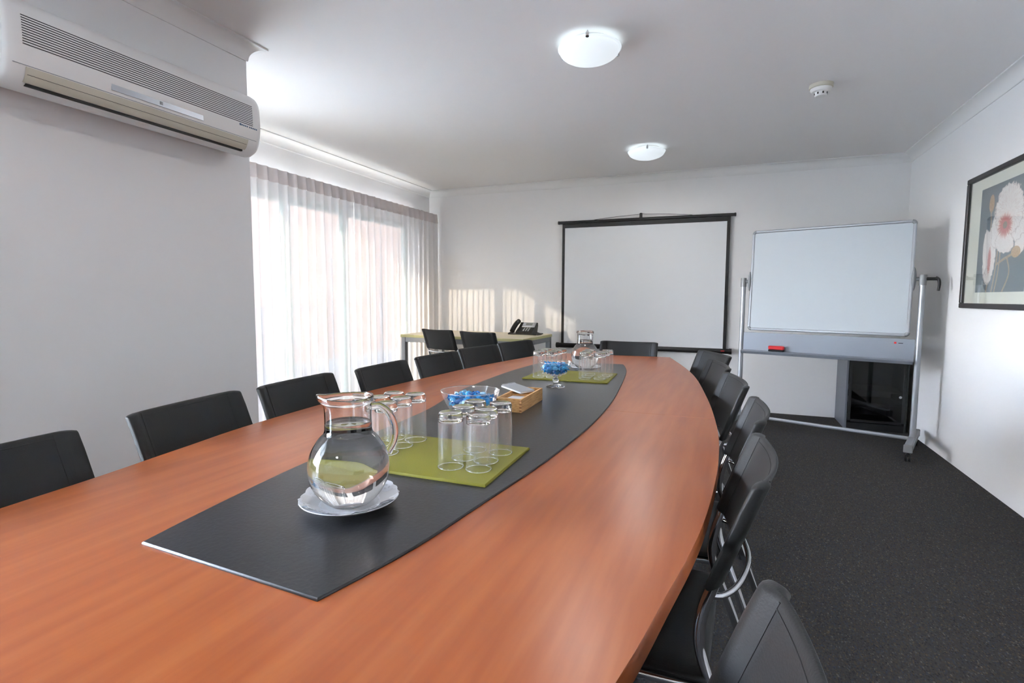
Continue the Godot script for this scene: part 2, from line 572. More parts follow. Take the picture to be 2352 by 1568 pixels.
# ------------------------------------------------------------------ outside the window
func build_outside() -> void:
	struct("ground", bar(Vector3(-40, -0.42, -45), Vector3(40, -0.32, 30)), M.paving)
	var st := mb()
	cbox(st, Vector3(-4.55, -0.13, -5.0), Vector3(1.95, 0.2, 9.0), 0.01)
	struct("patio", fin(st), M.patio)
	# slab of the storey above, deeper beyond z -1.97
	st = mb()
	cbox(st, Vector3(XL - 0.16 - 0.65, 2.56, 0.5), Vector3(1.3, 0.2, 4.94))
	cbox(st, Vector3(XL - 0.16 - 1.2, 2.56, -5.0), Vector3(2.4, 0.2, 6.06))
	struct("balcony_slab", fin(st), M.concrete)
	# added unseen block that keeps the sun off the window left of the camera
	struct("added_sun_blocker", bar(Vector3(-13.0, -0.32, 12.0), Vector3(-11.0, 8.0, 18.4)), M.render)
	# unseen fin wall added to keep direct sun out of the uncurtained door strip
	struct("added_sun_fin", bar(Vector3(-4.12, -0.03, -1.99), Vector3(XL - 0.16, 2.46, -1.87)), M.render)
	# balustrade
	var r := thing("balustrade", "grey metal balustrade outside the glass door behind the sheer curtain", "railing", Vector3(-5.45, -0.03, -4.6))
	st = mb()
	cbox(st, Vector3(0, 1.0, 0), Vector3(0.06, 0.045, 3.0), 0.01)
	part("handrail", fin(st), M.rail, r)
	for k in 4:
		part("post", boxm(Vector3(0, 0.49, -1.45 + k * 0.967), Vector3(0.04, 0.98, 0.04), 0.004), M.rail, r)
	part("bottom_rail", boxm(Vector3(0, 0.12, 0), Vector3(0.03, 0.03, 2.8)), M.rail, r)
	# brick building across the way
	var b := thing("brick_building", "sunlit orange brick building seen through the sheer curtain", "building", Vector3(-7.6, -0.32, -9.0))
	part("wall", bar(Vector3(-3.0, 0, -4.0), Vector3(0, 5.0, 3.0)), M.mortar, b)
	part("roof", bar(Vector3(-3.2, 5.0, -4.2), Vector3(0.2, 5.15, 3.2)), M.concrete, b)
	rng.seed = 5
	var bm := boxm(Vector3.ZERO, Vector3(0.02, 0.066, 0.22), 0.004).commit()
	var made := 0
	for row in 27:
		for k in 11:
			if made >= 297: break
			var z := 2.87 - 0.232 * k - (0.116 if row % 2 else 0.0)
			var o := part("brick", bm, M.brick[rng.randi() % 4], b)
			o.position = Vector3(0.006 + rng.randf() * 0.003, 0.2 + row * 0.078, z)
			made += 1
	var mm := MultiMesh.new()
	mm.transform_format = MultiMesh.TRANSFORM_3D
	mm.mesh = bm
	var spots := []
	for row in 61:
		for k in 29:
			if row < 27 and k < 11: continue
			spots.append(Vector3(0.007, 0.2 + row * 0.078, 2.87 - 0.232 * k - (0.116 if row % 2 else 0.0)))
	mm.instance_count = spots.size()
	for k in spots.size(): mm.set_instance_transform(k, Transform3D(Basis(), spots[k]))
	var mi := MultiMeshInstance3D.new()
	mi.name = "upper_bricks"
	mi.multimesh = mm
	mi.material_override = M.brick[0]
	mi.set_meta("kind", "stuff")
	b.add_child(mi)
	# rendered house further off
	var h := thing("rendered_house", "pale rendered house far outside the left end of the curtain", "building", Vector3(-14.0, -0.32, -13.0))
	part("wall", bar(Vector3(-5, 0, -3), Vector3(0, 3.4, 3)), M.render, h)
	st = mb()
	prism_z(st, [Vector2(-5.5, 3.4), Vector2(0.5, 3.4), Vector2(-2.5, 5.0)], -3.4, 3.4, false)
	part("roof", fin(st), M.brick[1], h)

# ------------------------------------------------------------------ curtains
func sheer(label: String, za: float, zb: float, seed_: int) -> void:
	# runs from za (near) to zb (far), hanging in front of the glass
	var x0 := XL + 0.115
	var top := 2.09
	var t := thing("sheer_curtain", label, "curtain", Vector3(x0, 0, (za + zb) / 2), 0.0, "")
	rng.seed = seed_
	var pitch := 0.104
	var n := int(round(absf(zb - za) / pitch))
	pitch = absf(zb - za) / n
	var per := 12
	var ys := [0.015, 0.3, 0.7, 1.1, 1.45, 1.7, 1.86, 1.94, 1.985, 2.01]
	var amp := []
	var ph := []
	for k in n + 1:
		amp.append(rng.randf_range(0.75, 1.2))
		ph.append(rng.randf_range(-0.12, 0.12))
	var pos := func(i: int, yy: float) -> Vector3:
		var u := float(i) / per
		var k := int(u)
		var f := u - k
		var low := 1.0 - smoothstep(1.2, 2.0, yy)
		var a: float = lerpf(amp[mini(k, n)], amp[mini(k + 1, n)], f)
		var p: float = lerpf(ph[mini(k, n)], ph[mini(k + 1, n)], f)
		var wave := cos(TAU * (f + p * low))
		# near the heading the cloth gathers in narrow pleats; lower down it opens into soft folds
		var pinch := pow(absf(cos(PI * f)), 6.0)
		var dx := lerpf(0.030 * pinch - 0.006, 0.024 * a * wave + 0.006 * sin(TAU * 2.0 * f + 5.0 * p), low * 0.85 + 0.15)
		var dz := 0.016 * sin(TAU * (f + p)) * (0.35 + 0.65 * low)
		return Vector3(dx, yy, (za - u * pitch) - (za + zb) / 2 + dz)
	var st := mb()
	st.set_smooth_group(1)
	for i in n * per:
		for j in ys.size() - 1:
			quad(st, pos.call(i, ys[j]), pos.call(i, ys[j + 1]), pos.call(i + 1, ys[j + 1]), pos.call(i + 1, ys[j]))
	part("cloth", fin(st), M.sheer, t)
	# heading tape: flat between the pleats, pinched at each
	st = mb()
	st.set_smooth_group(1)
	var hp := func(i: int, yy: float) -> Vector3:
		var u := float(i) / per
		var f: float = u - floorf(u)
		var pinch := pow(absf(cos(PI * f)), 10.0)
		var v := (yy - 2.005) / 0.108
		return Vector3(0.008 + pinch * (0.022 - 0.012 * v) - 0.006 * pow(sin(PI * f), 2.0) * v, yy, (za - u * pitch) - (za + zb) / 2)
	for i in n * per:
		for j in 4:
			var y0 := 2.005 + 0.108 * j / 4.0
			var y1 := 2.005 + 0.108 * (j + 1) / 4.0
			quad(st, hp.call(i, y0), hp.call(i, y1), hp.call(i + 1, y1), hp.call(i + 1, y0))
	part("heading", fin(st), M.heading, t)

func build_curtains() -> void:
	sheer("white pleated sheer curtain hanging beside the near wall end, drawn over the glass door", -2.96, -4.175, 21)
	sheer("white pleated sheer curtain ending in the far corner behind the side desk", -4.177, -5.74, 22)
	var t := thing("curtain_track", "slim white curtain track fixed above the sheer curtains", "curtain track", Vector3(XL + 0.1, 2.095, -4.04))
	part("rail", boxm(Vector3(0, 0.008, 0), Vector3(0.022, 0.016, 3.4), 0.003), M.white_plastic, t)
	for z in [-1.4, -0.5, 0.4, 1.4]:
		part("bracket", boxm(Vector3(-0.045, 0.02, z), Vector3(0.11, 0.012, 0.025), 0.002), M.steel, t)

# ------------------------------------------------------------------ table
func build_table() -> void:
	var right := [Vector2(-0.345, -3.715), Vector2(-0.207, -3.176), Vector2(-0.127, -2.768), Vector2(-0.06, -2.241), Vector2(-0.028, -1.915), Vector2(-0.01, -1.643), Vector2(-0.006, -1.376), Vector2(-0.012, -1.179), Vector2(-0.023, -1.006), Vector2(-0.038, -0.872), Vector2(-0.06, -0.73), Vector2(-0.09, -0.546), Vector2(-0.16, -0.2), Vector2(-0.25, 0.12), Vector2(-0.35, 0.42)]
	var left := [Vector2(-1.05, 0.42), Vector2(-1.15, 0.05), Vector2(-1.215, -0.3), Vector2(-1.253, -0.546), Vector2(-1.277, -0.729), Vector2(-1.319, -0.959), Vector2(-1.366, -1.246), Vector2(-1.393, -1.773), Vector2(-1.386, -2.011), Vector2(-1.364, -2.358), Vector2(-1.324, -2.789), Vector2(-1.222, -3.356), Vector2(-1.15, -3.66)]
	var rs := curve_pts(right, 6)
	var ls := curve_pts(left, 6)
	var seam := [-1.866]
	var t := thing("conference_table", "long boat-shaped cherry veneer conference table with chairs all round", "table", Vector3(0, 0, 0))
	# two leaves that meet at a hairline joint
	var edge_at := func(curve: Array, z: float) -> Vector2:
		for k in curve.size() - 1:
			var p: Vector2 = curve[k]
			var q: Vector2 = curve[k + 1]
			if (p.y - z) * (q.y - z) <= 0.0 and absf(p.y - q.y) > 1e-6:
				return p.lerp(q, (z - p.y) / (q.y - p.y))
		return curve[0]
	var cuts := [-9.0, seam[0], 9.0]
	for k in 2:
		var za: float = cuts[k]
		var zb: float = cuts[k + 1]
		var poly := PackedVector2Array()
		var gap := 0.0003
		if za > -5.0: poly.append(edge_at.call(rs, za + gap))
		for p in rs:
			if p.y > za + 0.01 and p.y < zb - 0.01: poly.append(p)
		if zb < 5.0:
			poly.append(edge_at.call(rs, zb - gap))
			poly.append(edge_at.call(ls, zb - gap))
		for p in ls:
			if p.y > za + 0.01 and p.y < zb - 0.01: poly.append(p)
		if za > -5.0: poly.append(edge_at.call(ls, za + gap))
		var st := mb()
		plate(st, poly, TY - 0.034, TY, 0.0007)
		part("table_leaf", fin(st), M.wood, t)
	# pedestal panels
	for z in [-2.9, -1.65, -0.4]:
		part("pedestal_panel", boxm(Vector3(-0.7, 0.347, z), Vector3(0.44, 0.694, 0.03), 0.002), M.wood_edge, t)
	part("spine", boxm(Vector3(-0.7, 0.45, -1.65), Vector3(0.03, 0.3, 2.47), 0.002), M.wood_edge, t)
	# leather runner
	var rr := curve_pts([Vector2(-0.485, -0.528), Vector2(-0.447, -0.70), Vector2(-0.425, -0.904), Vector2(-0.395, -1.206), Vector2(-0.38, -1.571), Vector2(-0.388, -1.9), Vector2(-0.415, -2.248), Vector2(-0.487, -2.861), Vector2(-0.558, -3.17)], 5)
	var rl := curve_pts([Vector2(-1.02, -3.13), Vector2(-1.045, -2.956), Vector2(-1.064, -2.68), Vector2(-1.062, -2.392), Vector2(-1.035, -1.979), Vector2(-0.975, -1.665), Vector2(-0.955, -1.502), Vector2(-0.940, -1.252), Vector2(-0.921, -0.973), Vector2(-0.906, -0.831), Vector2(-0.881, -0.66), Vector2(-0.861, -0.55)], 5)
	var poly2 := PackedVector2Array()
	for p in rr + rl: poly2.append(p)
	var st2 := mb()
	plate(st2, poly2, TY + 0.0002, TY + 0.0045, 0.0018)
	single("table_runner", fin(st2), M.runner, "black leather runner with tapered ends laid along the middle of the table", "table runner")

# ------------------------------------------------------------------ chairs
func make_chair() -> Node3D:
	var t := Node3D.new()
	t.name = "leather_chair"
	var lean := deg_to_rad(20.0)
	var ytop := 0.82
	var ztop := -0.24
	var hgt := 0.215
	var N := 24
	var sec := func(u: float, side: float) -> Vector2: # u -1..1 across, side +1 front / -1 back -> (x, z)
		var au := absf(u)
		var half := 0.005
		if au > 0.80:
			var k := (au - 0.90) / 0.10
			half = 0.005 + 0.0085 * sqrt(maxf(0.0, 1.0 - k * k))
		var zc := -0.034 * (1.0 - u * u)
		return Vector2(0.203 * u, zc + side * half)
	var us := []
	for k in N + 1: us.append(-cos(PI * k / N) * 1.0)
	var place := func(u: float, side: float, s: float, shrink: float) -> Vector3:
		var p: Vector2 = sec.call(u, side)
		var zc := -0.034 * (1.0 - u * u)
		var d := s * hgt
		var corner := 0.007 * pow(absf(u), 12.0)
		var y := ytop - d * cos(lean) - (corner if s < 0.05 else 0.0) - 0.006 * (1.0 - u * u) * (1.0 - s)
		return Vector3(p.x * (1.0 - 0.02 * (1.0 - s) * 0.0), y, ztop + d * sin(lean) + zc + (p.y - zc) * shrink)
	var rows := [[0.0, 0.35], [0.012, 0.85], [0.03, 1.0], [0.25, 1.0], [0.5, 1.0], [0.75, 1.0], [0.975, 1.0], [0.992, 0.8], [1.0, 0.4]]
	var st := mb()
	st.set_smooth_group(1)
	for r in rows.size() - 1:
		for k in N:
			var a: Array = rows[r]
			var b: Array = rows[r + 1]
			quad(st, place.call(us[k], 1.0, b[0], b[1]), place.call(us[k + 1], 1.0, b[0], b[1]), place.call(us[k + 1], 1.0, a[0], a[1]), place.call(us[k], 1.0, a[0], a[1]))
			quad(st, place.call(us[k + 1], -1.0, b[0], b[1]), place.call(us[k], -1.0, b[0], b[1]), place.call(us[k], -1.0, a[0], a[1]), place.call(us[k + 1], -1.0, a[0], a[1]))
		for e in [0, N]:
			var a: Array = rows[r]
			var b: Array = rows[r + 1]
			var f0: Vector3 = place.call(us[e], 1.0, a[0], a[1])
			var f1: Vector3 = place.call(us[e], 1.0, b[0], b[1])
			var g0: Vector3 = place.call(us[e], -1.0, a[0], a[1])
			var g1: Vector3 = place.call(us[e], -1.0, b[0], b[1])
			if e == 0: quad(st, f0, g0, g1, f1)
			else: quad(st, g0, f0, f1, g1)
	for k in N:
		quad(st, place.call(us[k], 1.0, 0.0, 0.35), place.call(us[k + 1], 1.0, 0.0, 0.35), place.call(us[k + 1], -1.0, 0.0, 0.35), place.call(us[k], -1.0, 0.0, 0.35))
		quad(st, place.call(us[k], -1.0, 1.0, 0.4), place.call(us[k + 1], -1.0, 1.0, 0.4), place.call(us[k + 1], 1.0, 1.0, 0.4), place.call(us[k], 1.0, 1.0, 0.4))
	var back := part("backrest", fin(st), M.leather, t)
	# seams where the sleeves are sewn to the panel, and the stitched top hem
	for side in [1.0, -1.0]:
		for u in [-0.77, 0.77]:
			var pts := []
			for k in 9: pts.append(place.call(u, side, 0.02 + 0.96 * k / 8.0, 1.0) + Vector3(0, 0, side * 0.0003))
			st = mb()
			tube(st, pts, 0.0012, 5)
			part("seam", fin(st), M.thread, back)
		var hem := []
		for k in 17: hem.append(place.call(lerpf(-0.77, 0.77, k / 16.0), side, 0.06, 1.0) + Vector3(0, 0, side * 0.0002))
		st = mb()
		tube(st, hem, 0.0009, 5)
		part("seam", fin(st), M.thread, back)
	# tubular frame
	for s in [-1.0, 1.0]:
		st = mb()
		tube(st, curve_pts([Vector3(0.183 * s, 0.80, -0.2392), Vector3(0.183 * s, 0.70, -0.2028), Vector3(0.183 * s, 0.625, -0.1755), Vector3(0.183 * s, 0.565, -0.157), Vector3(0.184 * s, 0.51, -0.153), Vector3(0.188 * s, 0.45, -0.170), Vector3(0.195 * s, 0.36, -0.205), Vector3(0.198 * s, 0.18, -0.27), Vector3(0.2 * s, 0.012, -0.335)], 5), 0.0105, 12)
		part("rear_leg", fin(st), M.chrome, t)
		st = mb()
		tube(st, curve_pts([Vector3(0.186 * s, 0.425, -0.16), Vector3(0.19 * s, 0.425, 0.0), Vector3(0.19 * s, 0.425, 0.15), Vector3(0.19 * s, 0.41, 0.20), Vector3(0.192 * s, 0.36, 0.222), Vector3(0.196 * s, 0.18, 0.24), Vector3(0.2 * s, 0.012, 0.255)], 5), 0.0105, 12)
		part("front_leg", fin(st), M.chrome, t)
		for q in [Vector3(0.2 * s, 0.0, -0.336), Vector3(0.2005 * s, 0.0, 0.2555)]:
			st = mb()
			lathe(st, [Vector2(0, 0), Vector2(0.013, 0), Vector2(0.014, 0.004), Vector2(0.0125, 0.03), Vector2(0.0, 0.031)], 12, Transform3D(Basis(), q))
			part("foot_glide", fin(st), M.black_plastic, t)
	st = mb()
	tube(st, curve_pts([Vector3(-0.183, 0.6, -0.167), Vector3(-0.168, 0.598, -0.192), Vector3(-0.11, 0.598, -0.217), Vector3(0, 0.598, -0.232), Vector3(0.11, 0.598, -0.217), Vector3(0.168, 0.598, -0.192), Vector3(0.183, 0.6, -0.167)], 5), 0.006, 10)
	part("back_stretcher", fin(st), M.chrome, t)
	st = mb()
	tube(st, [Vector3(-0.19, 0.418, 0.17), Vector3(0.19, 0.418, 0.17)], 0.009, 10)
	part("seat_stretcher", fin(st), M.chrome, t)
	# seat: a thin padded board, waterfall front
	st = mb()
	st.set_smooth_group(1)
	var sp := func(i: int, j: int, topside: bool) -> Vector3:
		var u := -cos(PI * i / 12.0)
		var v := -cos(PI * j / 14.0)
		var x := 0.203 * u
		var z := 0.035 + 0.205 * v
		var rim := pow(maxf(absf(u), absf(v)), 12.0)
		var y := 0.462 - 0.012 * (1.0 - u * u) - 0.02 * smoothstep(0.5, 1.0, v)
		if topside: y -= 0.012 * rim
		else: y -= 0.03 - 0.012 * rim
		return Vector3(x, y, z)
	for i in 12:
		for j in 14:
			quad(st, sp.call(i, j, true), sp.call(i, j + 1, true), sp.call(i + 1, j + 1, true), sp.call(i + 1, j, true))
			quad(st, sp.call(i, j, false), sp.call(i + 1, j, false), sp.call(i + 1, j + 1, false), sp.call(i, j + 1, false))
	for i in 12:
		quad(st, sp.call(i, 14, false), sp.call(i + 1, 14, false), sp.call(i + 1, 14, true), sp.call(i, 14, true))
		quad(st, sp.call(i + 1, 0, false), sp.call(i, 0, false), sp.call(i, 0, true), sp.call(i + 1, 0, true))
	for j in 14:
		quad(st, sp.call(0, j, false), sp.call(0, j + 1, false), sp.call(0, j + 1, true), sp.call(0, j, true))
		quad(st, sp.call(12, j + 1, false), sp.call(12, j, false), sp.call(12, j, true), sp.call(12, j + 1, true))
	part("seat", fin(st), M.leather, t)
	return t

func build_chairs() -> void:
	var proto := make_chair()
	var g1 := "chairs along the window side of the table"
	var g2 := "chairs along the picture wall side of the table"
	var spots := [
		[-1.395, -0.562, 98, "black leather chair cut off by the left edge of the picture", g1],
		[-1.485, -1.097, 99, "black leather chair under the air conditioner, second from the left", g1],
		[-1.508, -1.556, 94, "black leather chair in front of the near end of the sheer curtain", g1],
		[-1.484, -2.055, 92, "black leather chair behind the tumblers, fourth from the left", g1],
		[-1.475, -2.545, 86, "black leather chair just left of the side desk chairs, fifth from the left", g1],
		[-1.455, -3.03, 79, "black leather table chair overlapping the right-hand desk chair", g1],
		[-1.392, -3.50, 76, "black leather chair on the window side nearest the far end", g1],
		[-2.585, -4.48, 165, "black leather chair drawn up to the side desk next to the curtain", "chairs at the side desk"],
		[-2.08, -4.32, 167, "black leather chair at the side desk, the right one of the two", "chairs at the side desk"],
		[-0.639, -3.835, -1, "black leather chair at the far head of the table below the projection screen", "chair at the head of the table"],
		[-0.047, -3.245, -65, "black leather chair on the right, farthest along the curved table edge", g2],
		[-0.016, -2.73, -77, "black leather chair on the right, second from the far end", g2],
		[0.050, -2.24, -80, "black leather chair on the right, in front of the whiteboard post", g2],
		[0.101, -1.671, -90, "black leather chair on the right, tip against the whiteboard crossbar", g2],
		[0.082, -1.161, -92, "black leather chair on the right with its bowed chrome stretcher showing", g2],
		[0.067, -0.443, -91, "black leather chair cut off by the bottom edge at right", g2]]
	for s in spots:
		var o: Node3D = proto.duplicate()
		o.name = numbered("leather_chair")
		add_child(o)
		var th := deg_to_rad(s[2])
		o.rotation.y = th
		# the middle of the back's top edge stands at the given spot
		var off := Vector3(0, 0, -0.255).rotated(Vector3.UP, th)
		o.position = Vector3(s[0] - off.x, 0, s[1] - off.z)
		tag(o, s[3], "chair", s[4])
	proto.free()

# ------------------------------------------------------------------ side desk and telephone
func build_desk() -> void:
	var turn := deg_to_rad(2.5)
	var c := Vector3(-2.487, 0, -5.195)
	var w := 1.42
	var d := 0.80
	var top := 0.73
	var t := thing("side_desk", "pale side desk with olive edging and grey square steel legs in the corner", "desk", c, turn)
	# note: a positive turn brings the +x end towards -z, so the desk is turned the other way
	t.rotation.y = -turn
	part("desk_top", boxm(Vector3(0, top - 0.002, 0), Vector3(w - 0.004, 0.004, d - 0.004), 0.001), M.desk_top, t)
	part("edge_band", boxm(Vector3(0, top - 0.0175, 0), Vector3(w, 0.027, d), 0.002), M.desk_edge, t)
	for x in [-1, 1]:
		for z in [-1, 1]:
			part("leg", boxm(Vector3(x * (w / 2 - 0.03), 0.352, z * (d / 2 - 0.03)), Vector3(0.05, 0.704, 0.05), 0.003), M.desk_frame, t)
	for z in [-1, 1]:
		part("apron", boxm(Vector3(0, top - 0.056, z * (d / 2 - 0.03)), Vector3(w - 0.11, 0.05, 0.04), 0.002), M.desk_frame, t)
	for x in [-1, 1]:
		part("apron", boxm(Vector3(x * (w / 2 - 0.03), top - 0.056, 0), Vector3(0.04, 0.05, d - 0.11), 0.002), M.desk_frame, t)
	# telephone
	var p := thing("telephone", "black desk telephone with tilted display on the side desk", "telephone", Vector3(-2.0, top, -5.40), deg_to_rad(-4))
	part("stand_plate", boxm(Vector3(0.0, 0.006, 0.02), Vector3(0.33, 0.012, 0.2), 0.004), M.black_plastic, p)
	var st := mb()
	# wedge body: profile in (z, y), extruded along x
	var prof := [Vector2(0.11, 0.012), Vector2(0.115, 0.03), Vector2(0.03, 0.075), Vector2(-0.03, 0.125), Vector2(-0.05, 0.122), Vector2(-0.055, 0.09), Vector2(-0.03, 0.012)]
	var xw := [-0.075, 0.115]
	var n := prof.size()
	st.set_smooth_group(-1)
	for k in n:
		var a: Vector2 = prof[k]
		var b: Vector2 = prof[(k + 1) % n]
		quad(st, Vector3(xw[0], a.y, a.x), Vector3(xw[1], a.y, a.x), Vector3(xw[1], b.y, b.x), Vector3(xw[0], b.y, b.x))
	var poly := PackedVector2Array(prof)
	var idx := Geometry2D.triangulate_polygon(poly)
	for k in range(0, idx.size(), 3):
		var q := [poly[idx[k]], poly[idx[k + 1]], poly[idx[k + 2]]]
		tri(st, Vector3(xw[1], q[0].y, q[0].x), Vector3(xw[1], q[1].y, q[1].x), Vector3(xw[1], q[2].y, q[2].x))
		tri(st, Vector3(xw[0], q[0].y, q[0].x), Vector3(xw[0], q[2].y, q[2].x), Vector3(xw[0], q[1].y, q[1].x))
	part("body", fin(st), M.black_plastic, p)
	var slope := Basis(Vector3.RIGHT, atan2(0.05, 0.06))
	var sxf := Transform3D(slope, Vector3(0.035, 0.1015, 0.0015))
	var dsp := part("display_bezel", boxm(Vector3.ZERO, Vector3(0.15, 0.006, 0.07), 0.002, sxf), M.alu, p)
	part("display_glass", boxm(Vector3(0, 0.0035, -0.005), Vector3(0.075, 0.003, 0.032), 0.0005, sxf), M.lcd, dsp)
	var kxf := Transform3D(Basis(Vector3.RIGHT, atan2(0.045, 0.085)), Vector3(0.035, 0.054, 0.072))
	for r in 4:
		for k in 3:
			part("key", boxm(Vector3(-0.028 + k * 0.028, 0.002, -0.03 + r * 0.018), Vector3(0.016, 0.006, 0.01), 0.0015, kxf), M.steel if r == 0 else M.alu_dark, p)
	# handset lying on the cradle at the left
	st = mb()
	var hs := curve_pts([Vector3(-0.112, 0.035, 0.12), Vector3(-0.112, 0.072, 0.075), Vector3(-0.112, 0.112, 0.01), Vector3(-0.112, 0.135, -0.05)], 6)
	tube(st, hs, 0.026, 14)
	part("handset", fin(st), M.black_plastic, p)
	st = mb()
	tube(st, curve_pts([Vector3(-0.112, 0.03, 0.125), Vector3(-0.14, 0.016, 0.13), Vector3(-0.165, 0.016, 0.08), Vector3(-0.15, 0.02, -0.02)], 6), 0.005, 8)
	part("cord", fin(st), M.black_plastic, p)
	st = mb()
	tube(st, curve_pts([Vector3(0.10, 0.02, -0.05), Vector3(0.17, 0.006, -0.02), Vector3(0.19, 0.005, 0.05), Vector3(0.185, 0.005, 0.12)], 6), 0.004, 8)
	part("line_cord", fin(st), M.black_plastic, p)

# ------------------------------------------------------------------ projection screen
func build_screen() -> void:
	var z := ZB + 0.035
	var cx := -0.855
	var t := thing("projection_screen", "pull-down projection screen with black border hung on the back wall", "projection screen", Vector3(cx, 0.58, z))
	var w := 1.755
	var y0 := 0.02
	var y1 := 1.355
	var tilt := Basis(Vector3.BACK, deg_to_rad(0.35))
	part("viewing_cloth", boxm(Vector3(0, (y0 + y1) / 2, 0), Vector3(w - 0.09, y1 - y0, 0.002)), M.screen_cloth, t)
	for s in [-1, 1]:
		part("black_border", boxm(Vector3(s * (w / 2 - 0.035), (y0 + y1) / 2, 0.0005), Vector3(0.03, y1 - y0, 0.003)), M.black_satin, t)
	part("black_border", boxm(Vector3(0, y1 - 0.03, 0.0012), Vector3(w - 0.05, 0.045, 0.003)), M.black_satin, t)
	part("top_bar", boxm(Vector3(0, y1 + 0.008, 0), Vector3(w + 0.03, 0.03, 0.026), 0.006), M.black_satin, t)
	for s in [-1, 1]:
		part("end_cap", boxm(Vector3(s * (w / 2 + 0.02), y1 + 0.008, 0), Vector3(0.02, 0.034, 0.03), 0.005), M.black_plastic, t)
	var st := mb()
	tube(st, [Vector3(-w / 2 - 0.01, 0.015, 0.005), Vector3(w / 2 + 0.01, 0.015, 0.005)], 0.026, 18)
	part("roller_case", fin(st), M.black_satin, t)
	for s in [-1.0, 1.0]:
		st = mb()
		tube(st, [Vector3(s * (w / 2 + 0.008), 0.015, 0.005), Vector3(s * (w / 2 + 0.034), 0.015, 0.005)], 0.030, 18)
		part("end_cap", fin(st), M.black_plastic, t)
	part("label_mark", boxm(Vector3(w / 2 - 0.05, 0.02, 0.031), Vector3(0.035, 0.008, 0.001)), M.red, t)
	# hook and hanging cord
	st = mb()
	cbox(st, Vector3(-0.01, y1 + 0.04, 0.0), Vector3(0.028, 0.062, 0.02), 0.005)
	part("hanger_hook", fin(st), M.black_plastic, t)
	for s in [-1.0, 1.0]:
		st = mb()
		tube(st, curve_pts([Vector3(-0.01, y1 + 0.064, 0.004), Vector3(s * 0.06, y1 + 0.055, 0.004), Vector3(s * 0.28, y1 + 0.043, 0.004), Vector3(s * 0.5, y1 + 0.024, 0.004)], 5), 0.0022, 6)
		part("hanging_cord", fin(st), M.black_plastic, t)

